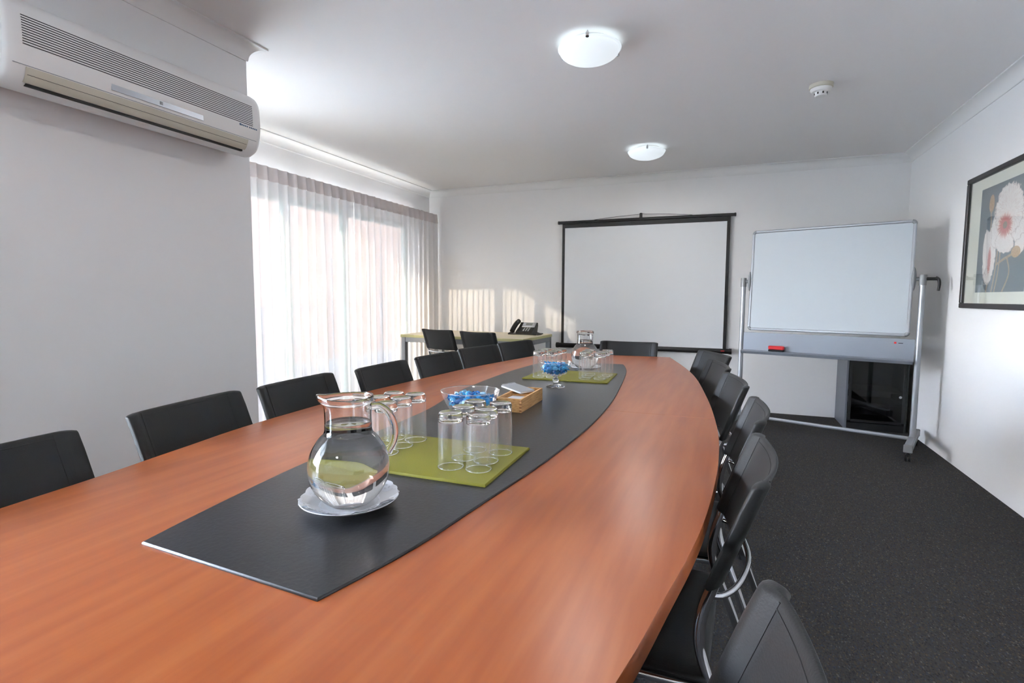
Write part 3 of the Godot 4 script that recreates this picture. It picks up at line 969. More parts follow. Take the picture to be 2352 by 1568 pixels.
# ------------------------------------------------------------------ whiteboard on its stand
func build_whiteboard() -> void:
	var sc := 1.125 / 1.2
	var w := 1.125
	var h := 0.843
	# board's top corners as measured, about the camera
	var a := Vector3(0.19, 1.736 - 1.1294, -5.411) * sc + Vector3(0, 1.1294, 0)
	var b := Vector3(1.324, 1.734 - 1.1294, -5.019) * sc + Vector3(0, 1.1294, 0)
	var dir := (b - a).normalized()
	var yaw := atan2(-dir.z, dir.x)
	var mid := (a + b) * 0.5
	var t := thing("whiteboard_stand", "mobile revolving whiteboard in an aluminium frame on a grey wheeled stand", "whiteboard", Vector3(mid.x, 0, mid.z + 0.02), yaw)
	var cy: float = mid.y - h / 2
	var tilt := deg_to_rad(-3.0)
	var xf := Transform3D(Basis(Vector3.RIGHT, tilt), Vector3(0, cy, 0))
	part("writing_surface", boxm(Vector3.ZERO, Vector3(w - 0.03, h - 0.03, 0.014), 0.0, xf), M.board, t)
	for s in [-1, 1]:
		part("frame_rail", boxm(Vector3(0, s * (h / 2 - 0.011), 0), Vector3(w - 0.05, 0.022, 0.026), 0.006, xf), M.alu, t)
		part("frame_rail", boxm(Vector3(s * (w / 2 - 0.011), 0, 0), Vector3(0.022, h - 0.05, 0.026), 0.006, xf), M.alu, t)
		for s2 in [-1, 1]:
			var st := mb()
			var ctr := Vector3(s * (w / 2 - 0.028), s2 * (h / 2 - 0.028), 0)
			var arc := []
			for k in 9:
				var an := PI / 2 * k / 8.0
				arc.append(xf * (ctr + Vector3(s * 0.016 * sin(an), s2 * 0.016 * cos(an), 0)))
			tube(st, arc, 0.0145, 10)
			part("corner_cap", fin(st), M.alu_dark, t)
	var pxl := w / 2 + 0.055
	var ph := 1.30
	for s in [-1.0, 1.0]:
		# post, pivot, foot with castors
		var st := mb()
		tube(st, [Vector3(s * pxl, 0.09, 0), Vector3(s * pxl, ph - 0.06, 0)], 0.019, 16)
		part("post", fin(st), M.alu, t)
		st = mb()
		tube(st, [Vector3(s * pxl, ph - 0.075, 0), Vector3(s * pxl, ph, 0)], 0.023, 16)
		part("post_cap", fin(st), M.alu_dark, t)
		st = mb()
		tube(st, [Vector3(s * (w / 2 + 0.004), ph - 0.03, 0), Vector3(s * pxl, ph - 0.03, 0)], 0.014, 12)
		part("pivot", fin(st), M.alu_dark, t)
		st = mb()
		lathe(st, [Vector2(0, -0.006), Vector2(0.02, -0.0054), Vector2(0.037, -0.0038), Vector2(0.047, -0.0018), Vector2(0.05, 0.0), Vector2(0.047, 0.0018), Vector2(0.037, 0.0038), Vector2(0.02, 0.0054), Vector2(0, 0.006)], 28, Transform3D(Basis.from_scale(Vector3(0.30, 14.0, 0.46)), Vector3(s * (w / 2 + 0.003), ph - 0.03, 0.006)))
		part("pivot_disc", fin(st), M.alu_dark, t)
		st = mb()
		cbox(st, Vector3(s * pxl, 0.095, 0), Vector3(0.05, 0.05, 0.60), 0.008)
		var foot := part("foot", fin(st), M.alu, t)
		for z in [-1.0, 1.0]:
			part("foot_cap", boxm(Vector3(s * pxl, 0.095, z * 0.305), Vector3(0.054, 0.056, 0.02), 0.005), M.alu_dark, foot)
			st = mb()
			tube(st, [Vector3(s * pxl, 0.072, z * 0.27), Vector3(s * pxl, 0.045, z * 0.27)], 0.008, 8)
			cbox(st, Vector3(s * pxl, 0.045, z * 0.27), Vector3(0.03, 0.02, 0.045), 0.004)
			for e in [-0.011, 0.011]:
				tube(st, [Vector3(s * pxl + e - 0.006, 0.026, z * 0.27 + 0.008), Vector3(s * pxl + e + 0.006, 0.026, z * 0.27 + 0.008)], 0.025, 16)
			part("castor", fin(st), M.black_plastic, t)
	var sb := mb()
	tube(sb, [Vector3(-pxl, 0.105, 0), Vector3(pxl, 0.105, 0)], 0.014, 12)
	part("crossbar", fin(sb), M.alu, t)
	# clamp lever on the right post
	sb = mb()
	tube(sb, [Vector3(pxl + 0.02, ph - 0.03, 0), Vector3(pxl + 0.085, ph - 0.03, 0)], 0.011, 10)
	tube(sb, curve_pts([Vector3(pxl + 0.07, ph - 0.022, 0), Vector3(pxl + 0.088, ph - 0.035, 0), Vector3(pxl + 0.094, ph - 0.07, 0), Vector3(pxl + 0.09, ph - 0.115, 0)], 5), 0.012, 10, false, 0.008)
	part("clamp_lever", fin(sb), M.black_plastic, t)
	# tray: sheet panel with a folded lip along its lower edge
	var ty := 0.72
	sb = mb()
	sb.set_smooth_group(-1)
	var back := [Vector2(0.006, 0.115), Vector2(0.012, 0.115), Vector2(0.018, -0.035), Vector2(0.075, -0.052), Vector2(0.088, -0.035), Vector2(0.093, -0.04), Vector2(0.08, -0.062), Vector2(0.015, -0.045)]
	var nb := back.size()
	var hw := pxl - 0.022
	for k in nb:
		var p: Vector2 = back[k]
		var q: Vector2 = back[(k + 1) % nb]
		quad(sb, Vector3(hw, ty + p.y, p.x), Vector3(-hw, ty + p.y, p.x), Vector3(-hw, ty + q.y, q.x), Vector3(hw, ty + q.y, q.x))
	part("pen_tray", fin(sb), M.tray, t)
	part("tray_mark", boxm(Vector3(hw - 0.115, ty + 0.085, 0.0145), Vector3(0.014, 0.014, 0.002)), M.red, t)
	part("tray_lettering", boxm(Vector3(hw - 0.082, ty + 0.083, 0.0142), Vector3(0.028, 0.006, 0.0015)), M.dark_print, t)
	# eraser
	var e := thing("whiteboard_eraser", "red whiteboard eraser lying on the pen tray", "eraser", t.transform * Vector3(-0.32, ty - 0.034, 0.05), yaw)
	part("felt_pad", boxm(Vector3(0, 0.008, 0), Vector3(0.115, 0.016, 0.04), 0.002), M.felt, e)
	part("grip", boxm(Vector3(0, 0.031, 0), Vector3(0.118, 0.03, 0.042), 0.006), M.red, e)

# ------------------------------------------------------------------ cabinet
func build_cabinet() -> void:
	var t := thing("equipment_cabinet", "low black equipment cabinet with smoked glass door behind the whiteboard", "cabinet", Vector3(1.205, 0, -5.55), deg_to_rad(0))
	var w := 0.45
	var d := 0.44
	var h := 0.64
	for x in [-1, 1]:
		part("side_panel", boxm(Vector3(x * (w / 2 - 0.008), h / 2, 0), Vector3(0.016, h, d), 0.002), M.cab_side_reflection if x < 0 else M.black_satin, t)
	part("top_panel", boxm(Vector3(0, h - 0.01, 0), Vector3(w - 0.034, 0.02, d), 0.002), M.black_satin, t)
	part("base_panel", boxm(Vector3(0, 0.03, 0), Vector3(w - 0.034, 0.06, d), 0.002), M.black_satin, t)
	part("back_panel", boxm(Vector3(0, h / 2, -d / 2 + 0.006), Vector3(w - 0.034, h - 0.12, 0.012)), M.black_satin, t)
	part("shelf", boxm(Vector3(0, 0.33, -0.02), Vector3(w - 0.036, 0.016, d - 0.08)), M.black_satin, t)
	part("shelf", boxm(Vector3(0, 0.22, -0.02), Vector3(w - 0.036, 0.016, d - 0.08)), M.black_satin, t)
	var door := part("door", boxm(Vector3(0, h / 2 + 0.03, d / 2 + 0.004), Vector3(w - 0.04, h - 0.1, 0.008), 0.002), M.smoked, t)
	for x in [-1, 1]:
		part("door_frame", boxm(Vector3(x * (w / 2 - 0.03), h / 2 + 0.03, d / 2 + 0.009), Vector3(0.022, h - 0.1, 0.006), 0.002), M.black_satin, door)
	for y in [0.08, h - 0.03]:
		part("door_frame", boxm(Vector3(0, y, d / 2 + 0.009), Vector3(w - 0.084, 0.022, 0.006), 0.002), M.black_satin, door)
	var st := mb()
	tube(st, [Vector3(w / 2 - 0.058, 0.305, d / 2 + 0.008), Vector3(w / 2 - 0.058, 0.305, d / 2 + 0.018)], 0.011, 16)
	part("lock", fin(st), M.chrome, door)

# ------------------------------------------------------------------ air conditioner
func build_aircon() -> void:
	var z0 := -2.012
	var z1 := -1.02
	var t := thing("air_conditioner", "white wall-mounted split air conditioner high on the near left wall", "air conditioner", Vector3(XA, 1.79, (z0 + z1) / 2))
	var L := z1 - z0
	# casing section (distance from wall, height), counter-clockwise seen from +z
	var prof := [Vector2(0.001, 0.055), Vector2(0.06, 0.03), Vector2(0.115, 0.012), Vector2(0.15, 0.01)]
	prof += curve_pts([Vector2(0.15, 0.01), Vector2(0.19, 0.03), Vector2(0.21, 0.065), Vector2(0.2215, 0.12), Vector2(0.223, 0.18), Vector2(0.218, 0.235), Vector2(0.2, 0.27), Vector2(0.165, 0.292), Vector2(0.12, 0.30)], 5).slice(1)
	prof.append(Vector2(0.001, 0.30))
	var st := mb()
	# rounded ends: a few slices shrinking towards the ends
	var slices := [[-L / 2, 0.93], [-L / 2 + 0.004, 0.965], [-L / 2 + 0.012, 0.988], [-L / 2 + 0.026, 1.0], [L / 2 - 0.026, 1.0], [L / 2 - 0.012, 0.988], [L / 2 - 0.004, 0.965], [L / 2, 0.93]]
	var n := prof.size()
	var sp := func(k: int, s: Array) -> Vector3:
		var p: Vector2 = prof[k]
		var c := Vector2(0.0, 0.16)
		var q := c + (p - c) * (s[1] as float)
		if p.x < 0.002: q.x = p.x
		return Vector3(q.x, q.y, s[0])
	for i in slices.size() - 1:
		for k in n:
			st.set_smooth_group(1)
			var k1 := (k + 1) % n
			if k == n - 1 or k == 0: st.set_smooth_group(3 + k)
			quad(st, sp.call(k, slices[i + 1]), sp.call(k, slices[i]), sp.call(k1, slices[i]), sp.call(k1, slices[i + 1]))
	st.set_smooth_group(-1)
	var idx := Geometry2D.triangulate_polygon(PackedVector2Array(prof))
	for k in range(0, idx.size(), 3):
		for e in [0, slices.size() - 1]:
			var a: Vector3 = sp.call(idx[k], slices[e])
			var b: Vector3 = sp.call(idx[k + 1], slices[e])
			var c: Vector3 = sp.call(idx[k + 2], slices[e])
			var ccw := (b - a).cross(c - a).z > 0.0
			if ccw == (e > 0): tri(st, a, b, c)
			else: tri(st, a, c, b)
	part("casing", fin(st), M.white_plastic, t)
	# outer surface at a given height, and its slope
	var face := func(y: float) -> Vector2:
		for k in range(4, n - 1):
			var p: Vector2 = prof[k]
			var q: Vector2 = prof[k + 1]
			if y >= p.y and y <= q.y and q.y > p.y: return p.lerp(q, (y - p.y) / (q.y - p.y))
		return Vector2(0.22, y)
	# intake grille: twelve fine slots
	st = mb()
	for k in 12:
		var y := 0.137 + k * 0.0080
		var p: Vector2 = face.call(y)
		cbox(st, Vector3(p.x - 0.0015, y, 0.005), Vector3(0.004, 0.0030, L - 0.10))
	part("intake_grille", fin(st), M.slot, t)
	# outlet: ivory flap in a dark slot
	st = mb()
	var fl := []
	for k in 7:
		var y := 0.027 + 0.044 * k / 6.0
		var p: Vector2 = face.call(y)
		fl.append(Vector2(p.x + 0.0025, p.y - 0.001))
	st.set_smooth_group(1)
	for k in 6:
		var a: Vector2 = fl[k]
		var b: Vector2 = fl[k + 1]
		var zf0 := -L / 2 + 0.075 + 0.0
		var zf1 := L / 2 - 0.055
		quad(st, Vector3(a.x, a.y, zf1), Vector3(a.x, a.y, zf0), Vector3(b.x, b.y, zf0), Vector3(b.x, b.y, zf1))
		quad(st, Vector3(a.x - 0.002, a.y, zf0), Vector3(a.x - 0.002, a.y, zf1), Vector3(b.x - 0.002, b.y, zf1), Vector3(b.x - 0.002, b.y, zf0))
	var flap := part("outlet_flap", fin(st), M.ivory_plastic, t)
	st = mb()
	cbox(st, Vector3(face.call(0.048).x + 0.0026, 0.048, 0.01), Vector3(0.0012, 0.0018, L - 0.14))
	part("flap_joint", fin(st), M.slot, flap)
	st = mb()
	cbox(st, Vector3(0.1785, 0.022, 0.01), Vector3(0.012, 0.008, L - 0.15))
	part("outlet_slot", fin(st), M.slot, t)
	st = mb()
	cbox(st, Vector3(face.call(0.074).x + 0.0003, 0.074, 0.005), Vector3(0.002, 0.0016, L - 0.05))
	part("panel_joint", fin(st), M.alu_dark, t)
	# indicator strip
	var pf: Vector2 = face.call(0.099)
	st = mb()
	cbox(st, Vector3(pf.x + 0.0002, 0.0985, 0.0), Vector3(0.0025, 0.026, 0.37), 0.0006)
	part("indicator_strip", fin(st), M.alu, t)
	part("indicator_button", boxm(Vector3(pf.x + 0.0018, 0.0985, 0.0), Vector3(0.002, 0.012, 0.012), 0.0004), M.alu_dark, t)
	# maker's mark: an emblem and a short line of blue lettering, too small to read
	st = mb()
	var zz := -L / 2 + 0.125
	cbox(st, Vector3(face.call(0.126).x + 0.0006, 0.126, zz), Vector3(0.001, 0.009, 0.009), 0.0, Transform3D())
	for k in 9:
		zz -= 0.0095 if k != 4 else 0.014
		cbox(st, Vector3(face.call(0.1255).x + 0.0006, 0.1255, zz), Vector3(0.001, 0.006, 0.0062))
	part("maker_mark", fin(st), M.blue_print, t)

# ------------------------------------------------------------------ ceiling fittings
func build_lamps() -> void:
	var spots := [
		[Vector3(-0.685, CH, -2.735), "frosted glass ceiling light with chrome clips above the table, the larger near one", 40.0],
		[Vector3(-0.685, CH, -4.78), "frosted glass ceiling light farther back, near the projection screen", 160.0],
		[Vector3(-0.685, CH, -0.70), "frosted glass ceiling light over the near end of the table", 100.0],
		[Vector3(-0.685, CH, 1.33), "frosted glass ceiling light behind the near end of the table", 20.0]]
	for s in spots:
		var t := thing("ceiling_light", s[1], "ceiling light", s[0], deg_to_rad(s[2]), "frosted ceiling lights")
		var st := mb()
		lathe(st, [Vector2(0, -0.012), Vector2(0.1, -0.012), Vector2(0.105, -0.004), Vector2(0.105, -0.0005), Vector2(0, -0.0005)], 36)
		part("ceiling_pan", fin(st), M.white_plastic, t)
		# dish of frosted glass
		st = mb()
		var outer := []
		for k in 13:
			var a := PI / 2 * k / 12.0
			outer.append(Vector2(0.15 * sin(a), -0.095 + 0.057 * (1.0 - cos(a))))
		outer.append(Vector2(0.157, -0.034))
		outer.append(Vector2(0.157, -0.030))
		outer.append(Vector2(0.148, -0.033))
		for k in range(12, -1, -1):
			var a := PI / 2 * k / 12.0
			outer.append(Vector2(0.146 * sin(a), -0.09 + 0.055 * (1.0 - cos(a))))
		lathe(st, outer, 48)
		part("glass_dish", fin(st), M.frost, t)
		for k in 3:
			var a := TAU * k / 3.0
			var c := Vector3(cos(a), 0, sin(a))
			st = mb()
			tube(st, [c * 0.1 + Vector3(0, -0.008, 0), c * 0.148 + Vector3(0, -0.012, 0), c * 0.156 + Vector3(0, -0.026, 0)], 0.0035, 8)
			tube(st, [c * 0.156 + Vector3(0, -0.024, 0), c * 0.161 + Vector3(0, -0.044, 0)], 0.0085, 12)
			part("clip", fin(st), M.chrome, t)
		# the light that the dish gives, from just below its glowing face
		var l := AreaLight3D.new()
		l.name = "lamp"
		l.light_color = Color(0.99, 0.985, 0.98)
		l.light_energy = 0.36
		l.area_size = Vector2(0.24, 0.24)
		l.area_range = 14.0
		l.shadow_enabled = true
		l.position = Vector3(0, -0.1, 0)
		l.rotation.x = -PI / 2
		t.add_child(l)
	# smoke detector
	var d := thing("smoke_detector", "small white smoke detector on the ceiling right of the lamps", "smoke detector", Vector3(0.476, CH, -3.76))
	var sd := mb()
	lathe(sd, [Vector2(0, -0.024), Vector2(0.058, -0.024), Vector2(0.064, -0.02), Vector2(0.065, -0.0005), Vector2(0, -0.0005)], 36)
	part("base", fin(sd), M.ivory_plastic, d)
	sd = mb()
	lathe(sd, [Vector2(0, -0.068), Vector2(0.028, -0.068), Vector2(0.034, -0.062), Vector2(0.036, -0.046), Vector2(0.05, -0.042), Vector2(0.058, -0.03), Vector2(0.058, -0.0235), Vector2(0, -0.0235)], 36)
	part("sensor_head", fin(sd), M.white_plastic, d)
	for k in 8:
		var a := TAU * k / 8.0 + 0.2
		part("vent_slot", boxm(Vector3(0.0352, -0.054, 0), Vector3(0.003, 0.011, 0.008), 0.0, Transform3D(Basis(Vector3.UP, a), Vector3.ZERO)), M.slot, d)

# ------------------------------------------------------------------ framed print
func build_picture() -> void:
	var zc := -3.955
	var yc := 1.487
	var W := 0.99
	var H := 0.835
	var t := thing("framed_print", "dark framed botanical print of white poppies on the right wall", "picture", Vector3(XR, yc, zc), -PI / 2)
	# local x runs from the far end (left in the photograph) towards the camera
	for s in [-1, 1]:
		part("frame_rail", boxm(Vector3(0, s * (H / 2 - 0.016), 0.014), Vector3(W, 0.032, 0.026), 0.004), M.picture_frame, t)
		part("frame_stile", boxm(Vector3(s * (W / 2 - 0.016), 0, 0.014), Vector3(0.032, H - 0.064, 0.026), 0.004), M.picture_frame, t)
	part("mat_board", boxm(Vector3(0, 0, 0.006), Vector3(W - 0.064, H - 0.064, 0.006)), M.picture_mat, t)
	var m := mat(Color.WHITE, 0.7, 0.0, 0.3)
	m.albedo_texture = poppy_print()
	m.texture_repeat = false
	var st := mb()
	var pw := 0.605
	var ph := 0.635
	st.set_smooth_group(-1)
	var c := [Vector3(-pw / 2, -ph / 2, 0.0094), Vector3(pw / 2, -ph / 2, 0.0094), Vector3(pw / 2, ph / 2, 0.0094), Vector3(-pw / 2, ph / 2, 0.0094)]
	var uv := [Vector2(0, 1), Vector2(1, 1), Vector2(1, 0), Vector2(0, 0)]
	for k in [0, 2, 1, 0, 3, 2]:
		st.set_uv(uv[k])
		st.add_vertex(c[k])
	st.generate_normals()
	part("print", st, m, t)
	part("glazing", boxm(Vector3(0, 0, 0.015), Vector3(W - 0.064, H - 0.064, 0.002)), M.pane, t)

func poppy_print() -> ImageTexture:
	var n := 512
	var im := Image.create(n, n, false, Image.FORMAT_RGB8)
	var fn := FastNoiseLite.new()
	fn.frequency = 0.02
	fn.seed = 4
	var fine := FastNoiseLite.new()
	fine.frequency = 0.12
	fine.seed = 9
	var bg := Color8(84, 91, 99)
	var stems := [
		[Vector2(0.44, 0.62), Vector2(0.42, 0.80), Vector2(0.36, 1.02)], [Vector2(0.50, 0.60), Vector2(0.48, 0.82), Vector2(0.42, 1.02)],
		[Vector2(0.80, 0.66), Vector2(0.60, 0.70), Vector2(0.42, 0.75)], [Vector2(0.64, 0.70), Vector2(0.70, 0.84), Vector2(0.57, 1.02)], [Vector2(0.24, 0.24), Vector2(0.26, 0.36), Vector2(0.24, 0.48)], [Vector2(0.30, 0.86), Vector2(0.26, 0.95), Vector2(0.25, 1.02)]]
	var lines := []
	for s in stems: lines.append(curve_pts(s, 8))
	# petals: centre, half axes, turn
	var petals := [
		[Vector2(0.27, 0.66), Vector2(0.135, 0.27), 0.10], [Vector2(0.20, 0.62), Vector2(0.08, 0.22), -0.1],
		[Vector2(0.87, 0.56), Vector2(0.10, 0.13), 0.3],
		[Vector2(0.42, 0.41), Vector2(0.14, 0.19), 0.3], [Vector2(0.76, 0.36), Vector2(0.18, 0.21), -0.5],
		[Vector2(0.61, 0.27), Vector2(0.28, 0.235), 0.15], [Vector2(0.56, 0.555), Vector2(0.19, 0.095), 0.15]]
	for j in n:
		for i in n:
			var p := Vector2((i + 0.5) / n, (j + 0.5) / n)
			var c := bg
			var g := fine.get_noise_2d(i, j)
			c = c.lerp(Color8(96, 104, 112), 0.5 + g)
			for l in lines:
				for k in range(0, l.size() - 1, 2):
					var q := Geometry2D.get_closest_point_to_segment(p, l[k], l[mini(k + 2, l.size() - 1)])
					if p.distance_to(q) < 0.012: c = Color8(186, 156, 124).lerp(Color8(150, 116, 84), clampf(0.5 + g, 0, 1))
			var bd := (p - Vector2(0.245, 0.165)) / Vector2(0.055, 0.085)
			if bd.length() < 1.0: c = Color8(190, 150, 98).lerp(Color8(150, 112, 70), clampf(0.4 + g * 1.5, 0, 1))
			for e in petals:
				var d: Vector2 = (p - e[0]).rotated(-e[2])
				d = d / e[1]
				var wob := 1.0 + 0.14 * fn.get_noise_2d(i * 1.6 + e[0].x * 900.0, j * 1.6)
				var r := d.length()
				if r < wob:
					c = Color8(238, 230, 224)
					var vein := fine.get_noise_2d(atan2(d.y, d.x) * 120.0, r * 25.0)
					c = c.lerp(Color8(212, 186, 180), clampf(vein * 1.4, 0.0, 0.6))
					if r > wob - 0.05: c = c.lerp(Color8(190, 172, 166), 0.7)
			# red hearts
			var h1 := (p - Vector2(0.555, 0.40)) / Vector2(0.15, 0.115)
			var r1 := h1.length() + 0.35 * fine.get_noise_2d(atan2(h1.y, h1.x) * 60.0, 3.0)
			if r1 < 1.0: c = c.lerp(Color8(178, 74, 58), clampf((1.0 - r1) * 2.2, 0.0, 0.9))
			if h1.length() < 0.28: c = Color8(120, 104, 78)
			var h2 := (p - Vector2(0.275, 0.70)) / Vector2(0.04, 0.14)
			var r2 := h2.length() + 0.4 * g
			if r2 < 1.0: c = c.lerp(Color8(180, 84, 68), clampf((1.0 - r2) * 2.0, 0.0, 0.85))
			var ov := (p - Vector2(0.80, 0.655)) / Vector2(0.085, 0.05)
			if ov.length() < 1.0: c = Color8(196, 160, 112).lerp(Color8(164, 126, 84), clampf(0.4 + g, 0, 1))
			im.set_pixel(i, j, c)
	return ImageTexture.create_from_image(im)

# ------------------------------------------------------------------ things on the table
const GH := 0.128
func glass_wall() -> ArrayMesh:
	# upside-down tumbler: thin wall whose inner face is lightly fluted towards the base
	var st := mb()
	lathe(st, [Vector2(0.0290, 0.002), Vector2(0.0288, 0.04), Vector2(0.0283, 0.09), Vector2(0.0280, GH - 0.022)], 40, Transform3D(), 50.0)
	st.set_smooth_group(20)
	var seg := 96
	var ys := [GH - 0.0225, 0.098, 0.085, 0.07, 0.055, 0.04, 0.02, 0.002]
	var at := func(j: int, y: float) -> Vector3:
		var a := TAU * j / seg
		var r := lerpf(0.0278, 0.0262, y / GH) - 0.0009 * smoothstep(0.035, 0.075, y) * (0.5 + 0.5 * cos(a * 12.0))
		return Vector3(r * cos(a), y, -r * sin(a))
	for j in seg:
		for k in ys.size() - 1:
			quad(st, at.call(j, ys[k]), at.call((j + 1) % seg, ys[k]), at.call((j + 1) % seg, ys[k + 1]), at.call(j, ys[k + 1]))
	return fin(st).commit()

func ring_mesh(r: float, y: float, thick: float) -> SurfaceTool:
	var st := mb()
	var pts := []
	for j in 48: pts.append(Vector3(r * cos(TAU * j / 48.0), y, r * sin(TAU * j / 48.0)))
	tube(st, pts, thick, 10, true)
	return fin(st)

func glass_base() -> ArrayMesh:
	# its thick solid base, on top
	var st := mb()
	lathe(st, [Vector2(0.0, GH - 0.0175), Vector2(0.019, GH - 0.0185), Vector2(0.0238, GH - 0.0205), Vector2(0.0262, GH - 0.0225), Vector2(0.0280, GH - 0.022), Vector2(0.0279, GH - 0.007), Vector2(0.0268, GH - 0.0025), Vector2(0.0245, GH - 0.0003), Vector2(0.022, GH), Vector2(0.018, GH - 0.0016), Vector2(0.0, GH - 0.0026)], 40, Transform3D(), 50.0)
	return fin(st).commit()

func jug(label: String, at: Vector3, turn: float) -> void:
	var t := thing("water_jug", label, "jug", at, turn, "glass water jugs")
	# outer and inner profile
	var op := curve_pts([Vector2(0.037, 0.0), Vector2(0.053, 0.013), Vector2(0.0695, 0.039), Vector2(0.0745, 0.067), Vector2(0.070, 0.096), Vector2(0.057, 0.120), Vector2(0.0450, 0.133)], 6)
	op += curve_pts([Vector2(0.0430, 0.140), Vector2(0.0426, 0.162), Vector2(0.0430, 0.184), Vector2(0.0440, 0.190), Vector2(0.0464, 0.193), Vector2(0.0472, 0.199), Vector2(0.0462, 0.204)], 4)
	var ip := curve_pts([Vector2(0.0442, 0.2030), Vector2(0.0424, 0.193), Vector2(0.0406, 0.184), Vector2(0.0400, 0.162), Vector2(0.0404, 0.140)], 4)
	ip += curve_pts([Vector2(0.0424, 0.133), Vector2(0.0547, 0.1185), Vector2(0.0675, 0.0945), Vector2(0.0720, 0.067), Vector2(0.0670, 0.0405), Vector2(0.0505, 0.0165), Vector2(0.033, 0.0085), Vector2(0.0, 0.0075)], 6)
	var st := mb()
	var prof := [Vector2(0.0, 0.002), Vector2(0.034, 0.0012)] + op + ip
	# pouring lip: pull the rim out towards -x
	var seg := 56
	var pt := func(p: Vector2, a: float) -> Vector3:
		var lip := pow(maxf(0.0, -cos(a)), 14.0) * smoothstep(0.18, 0.203, p.y) * (1.0 if p.x > 0.03 else 0.0)
		var r := p.x + 0.009 * lip
		return Vector3(r * cos(a), p.y + 0.004 * lip - 0.002 * pow(absf(sin(a)), 2.0) * smoothstep(0.19, 0.2, p.y), -r * sin(a))
	st.set_smooth_group(1)
	for k in prof.size() - 1:
		var p: Vector2 = prof[k]
		var q: Vector2 = prof[k + 1]
		for j in seg:
			var a0 := TAU * j / seg
			var a1 := TAU * ((j + 1) % seg) / seg
			if p.x < 1e-6: tri(st, pt.call(p, a0), pt.call(q, a1), pt.call(q, a0))
			elif q.x < 1e-6: tri(st, pt.call(p, a0), pt.call(p, a1), pt.call(q, a0))
			else: quad(st, pt.call(p, a0), pt.call(p, a1), pt.call(q, a1), pt.call(q, a0))
	part("body", fin(st), M.glass, t)
	# handle
	st = mb()
	tube(st, curve_pts([Vector3(0.0425, 0.180, 0), Vector3(0.058, 0.180, 0), Vector3(0.076, 0.164, 0), Vector3(0.085, 0.136, 0), Vector3(0.082, 0.108, 0), Vector3(0.0715, 0.090, 0)], 6), 0.0072, 14)
	part("handle", fin(st), M.glass, t)
	# water, filled to the neck
	st = mb()
	var wp := [Vector2(0.0, 0.0072)]
	var rev := ip.duplicate()
	rev.reverse()
	for p in rev:
		if p.x > 0.001 and p.y < 0.153: wp.append(Vector2(p.x + 0.0004, p.y - (0.0003 if p.y < 0.02 else 0.0)))
	wp.append(Vector2(0.0406, 0.1545))
	wp.append(Vector2(0.039, 0.1536))
	wp.append(Vector2(0.0, 0.1535))
	lathe(st, wp, 48, Transform3D(), 60.0)
	part("water", fin(st), M.water, t)

func doily(at: Vector3, label: String) -> void:
	var st := mb()
	st.set_smooth_group(1)
	var seg := 168
	var rings := 26
	var R := 0.089
	rng.seed = 31
	var pos := func(i: int, j: int) -> Vector3:
		var a := TAU * i / seg
		var f := float(j) / rings
		var scal := 1.0 + 0.035 * absf(sin(a * 12.0)) * f
		var r := R * f * scal
		var y := 0.0
		if f > 0.5:
			var e := (f - 0.5) / 0.5
			y = 0.0135 * e * e + 0.007 * e * e * maxf(0.0, sin(a * 4.0 + 0.9)) + 0.0015 * e * sin(a * 11.0) * e
		return Vector3(r * cos(a), maxf(y, 0.0), r * sin(a))
	for j in range(2, rings):
		for i in seg:
			# pierced border: small openings in four rings
			var hole := false
			if j in [17, 19, 21, 23]:
				hole = (i + (j / 2) % 2 * 2) % 4 < 2 and (i % 14) > 1
			if hole: continue
			quad(st, pos.call(i, j), pos.call(i, j + 1), pos.call(i + 1, j + 1), pos.call(i + 1, j))
	single("paper_doily", fin(st), M.paper, label, "doily", "", at)

func saucer(at: Vector3, r: float, m: Material, label: String) -> void:
	var st := mb()
	lathe(st, [Vector2(0, 0.002), Vector2(r * 0.52, 0.002), Vector2(r * 0.54, 0.0), Vector2(r * 0.58, 0.0), Vector2(r * 0.60, 0.003), Vector2(r * 0.82, 0.009), Vector2(r * 0.985, 0.0165), Vector2(r, 0.018), Vector2(r * 0.985, 0.0188), Vector2(r * 0.82, 0.0125), Vector2(r * 0.6, 0.0068), Vector2(0, 0.0058)], 56, Transform3D(), 50.0)
	single("saucer", fin(st), m, label, "saucer", "", at)

func candy_mesh(sd: int) -> ArrayMesh:
	var fn := FastNoiseLite.new()
	fn.seed = sd
	fn.frequency = 60.0
	var st := mb()
	st.set_smooth_group(-1)
	# along x: flared twist, neck, plump middle, neck, flared twist
	var xs := [-0.021, -0.0165, -0.0115, -0.0095, -0.005, 0.0, 0.005, 0.0095, 0.0115, 0.0165, 0.021]
	var rs := [0.0085, 0.006, 0.0022, 0.0065, 0.0092, 0.0098, 0.0092, 0.0065, 0.0022, 0.006, 0.0085]
	var seg := 9
	var pos := func(k: int, j: int) -> Vector3:
		var a := TAU * j / seg
		var r: float = rs[k]
		var flat := 0.35 if (k < 2 or k > 8) else 0.8
		r *= 1.0 + 0.28 * fn.get_noise_3d(xs[k] * 3.0, cos(a) * 0.02, sin(a) * 0.02)
		return Vector3(xs[k] + 0.003 * fn.get_noise_3d(a * 0.01, xs[k], 0.3), r * cos(a) * flat, r * sin(a))
	for k in xs.size() - 1:
		for j in seg:
			quad(st, pos.call(k, (j + 1) % seg), pos.call(k, j), pos.call(k + 1, j), pos.call(k + 1, (j + 1) % seg))
	return fin(st).commit()

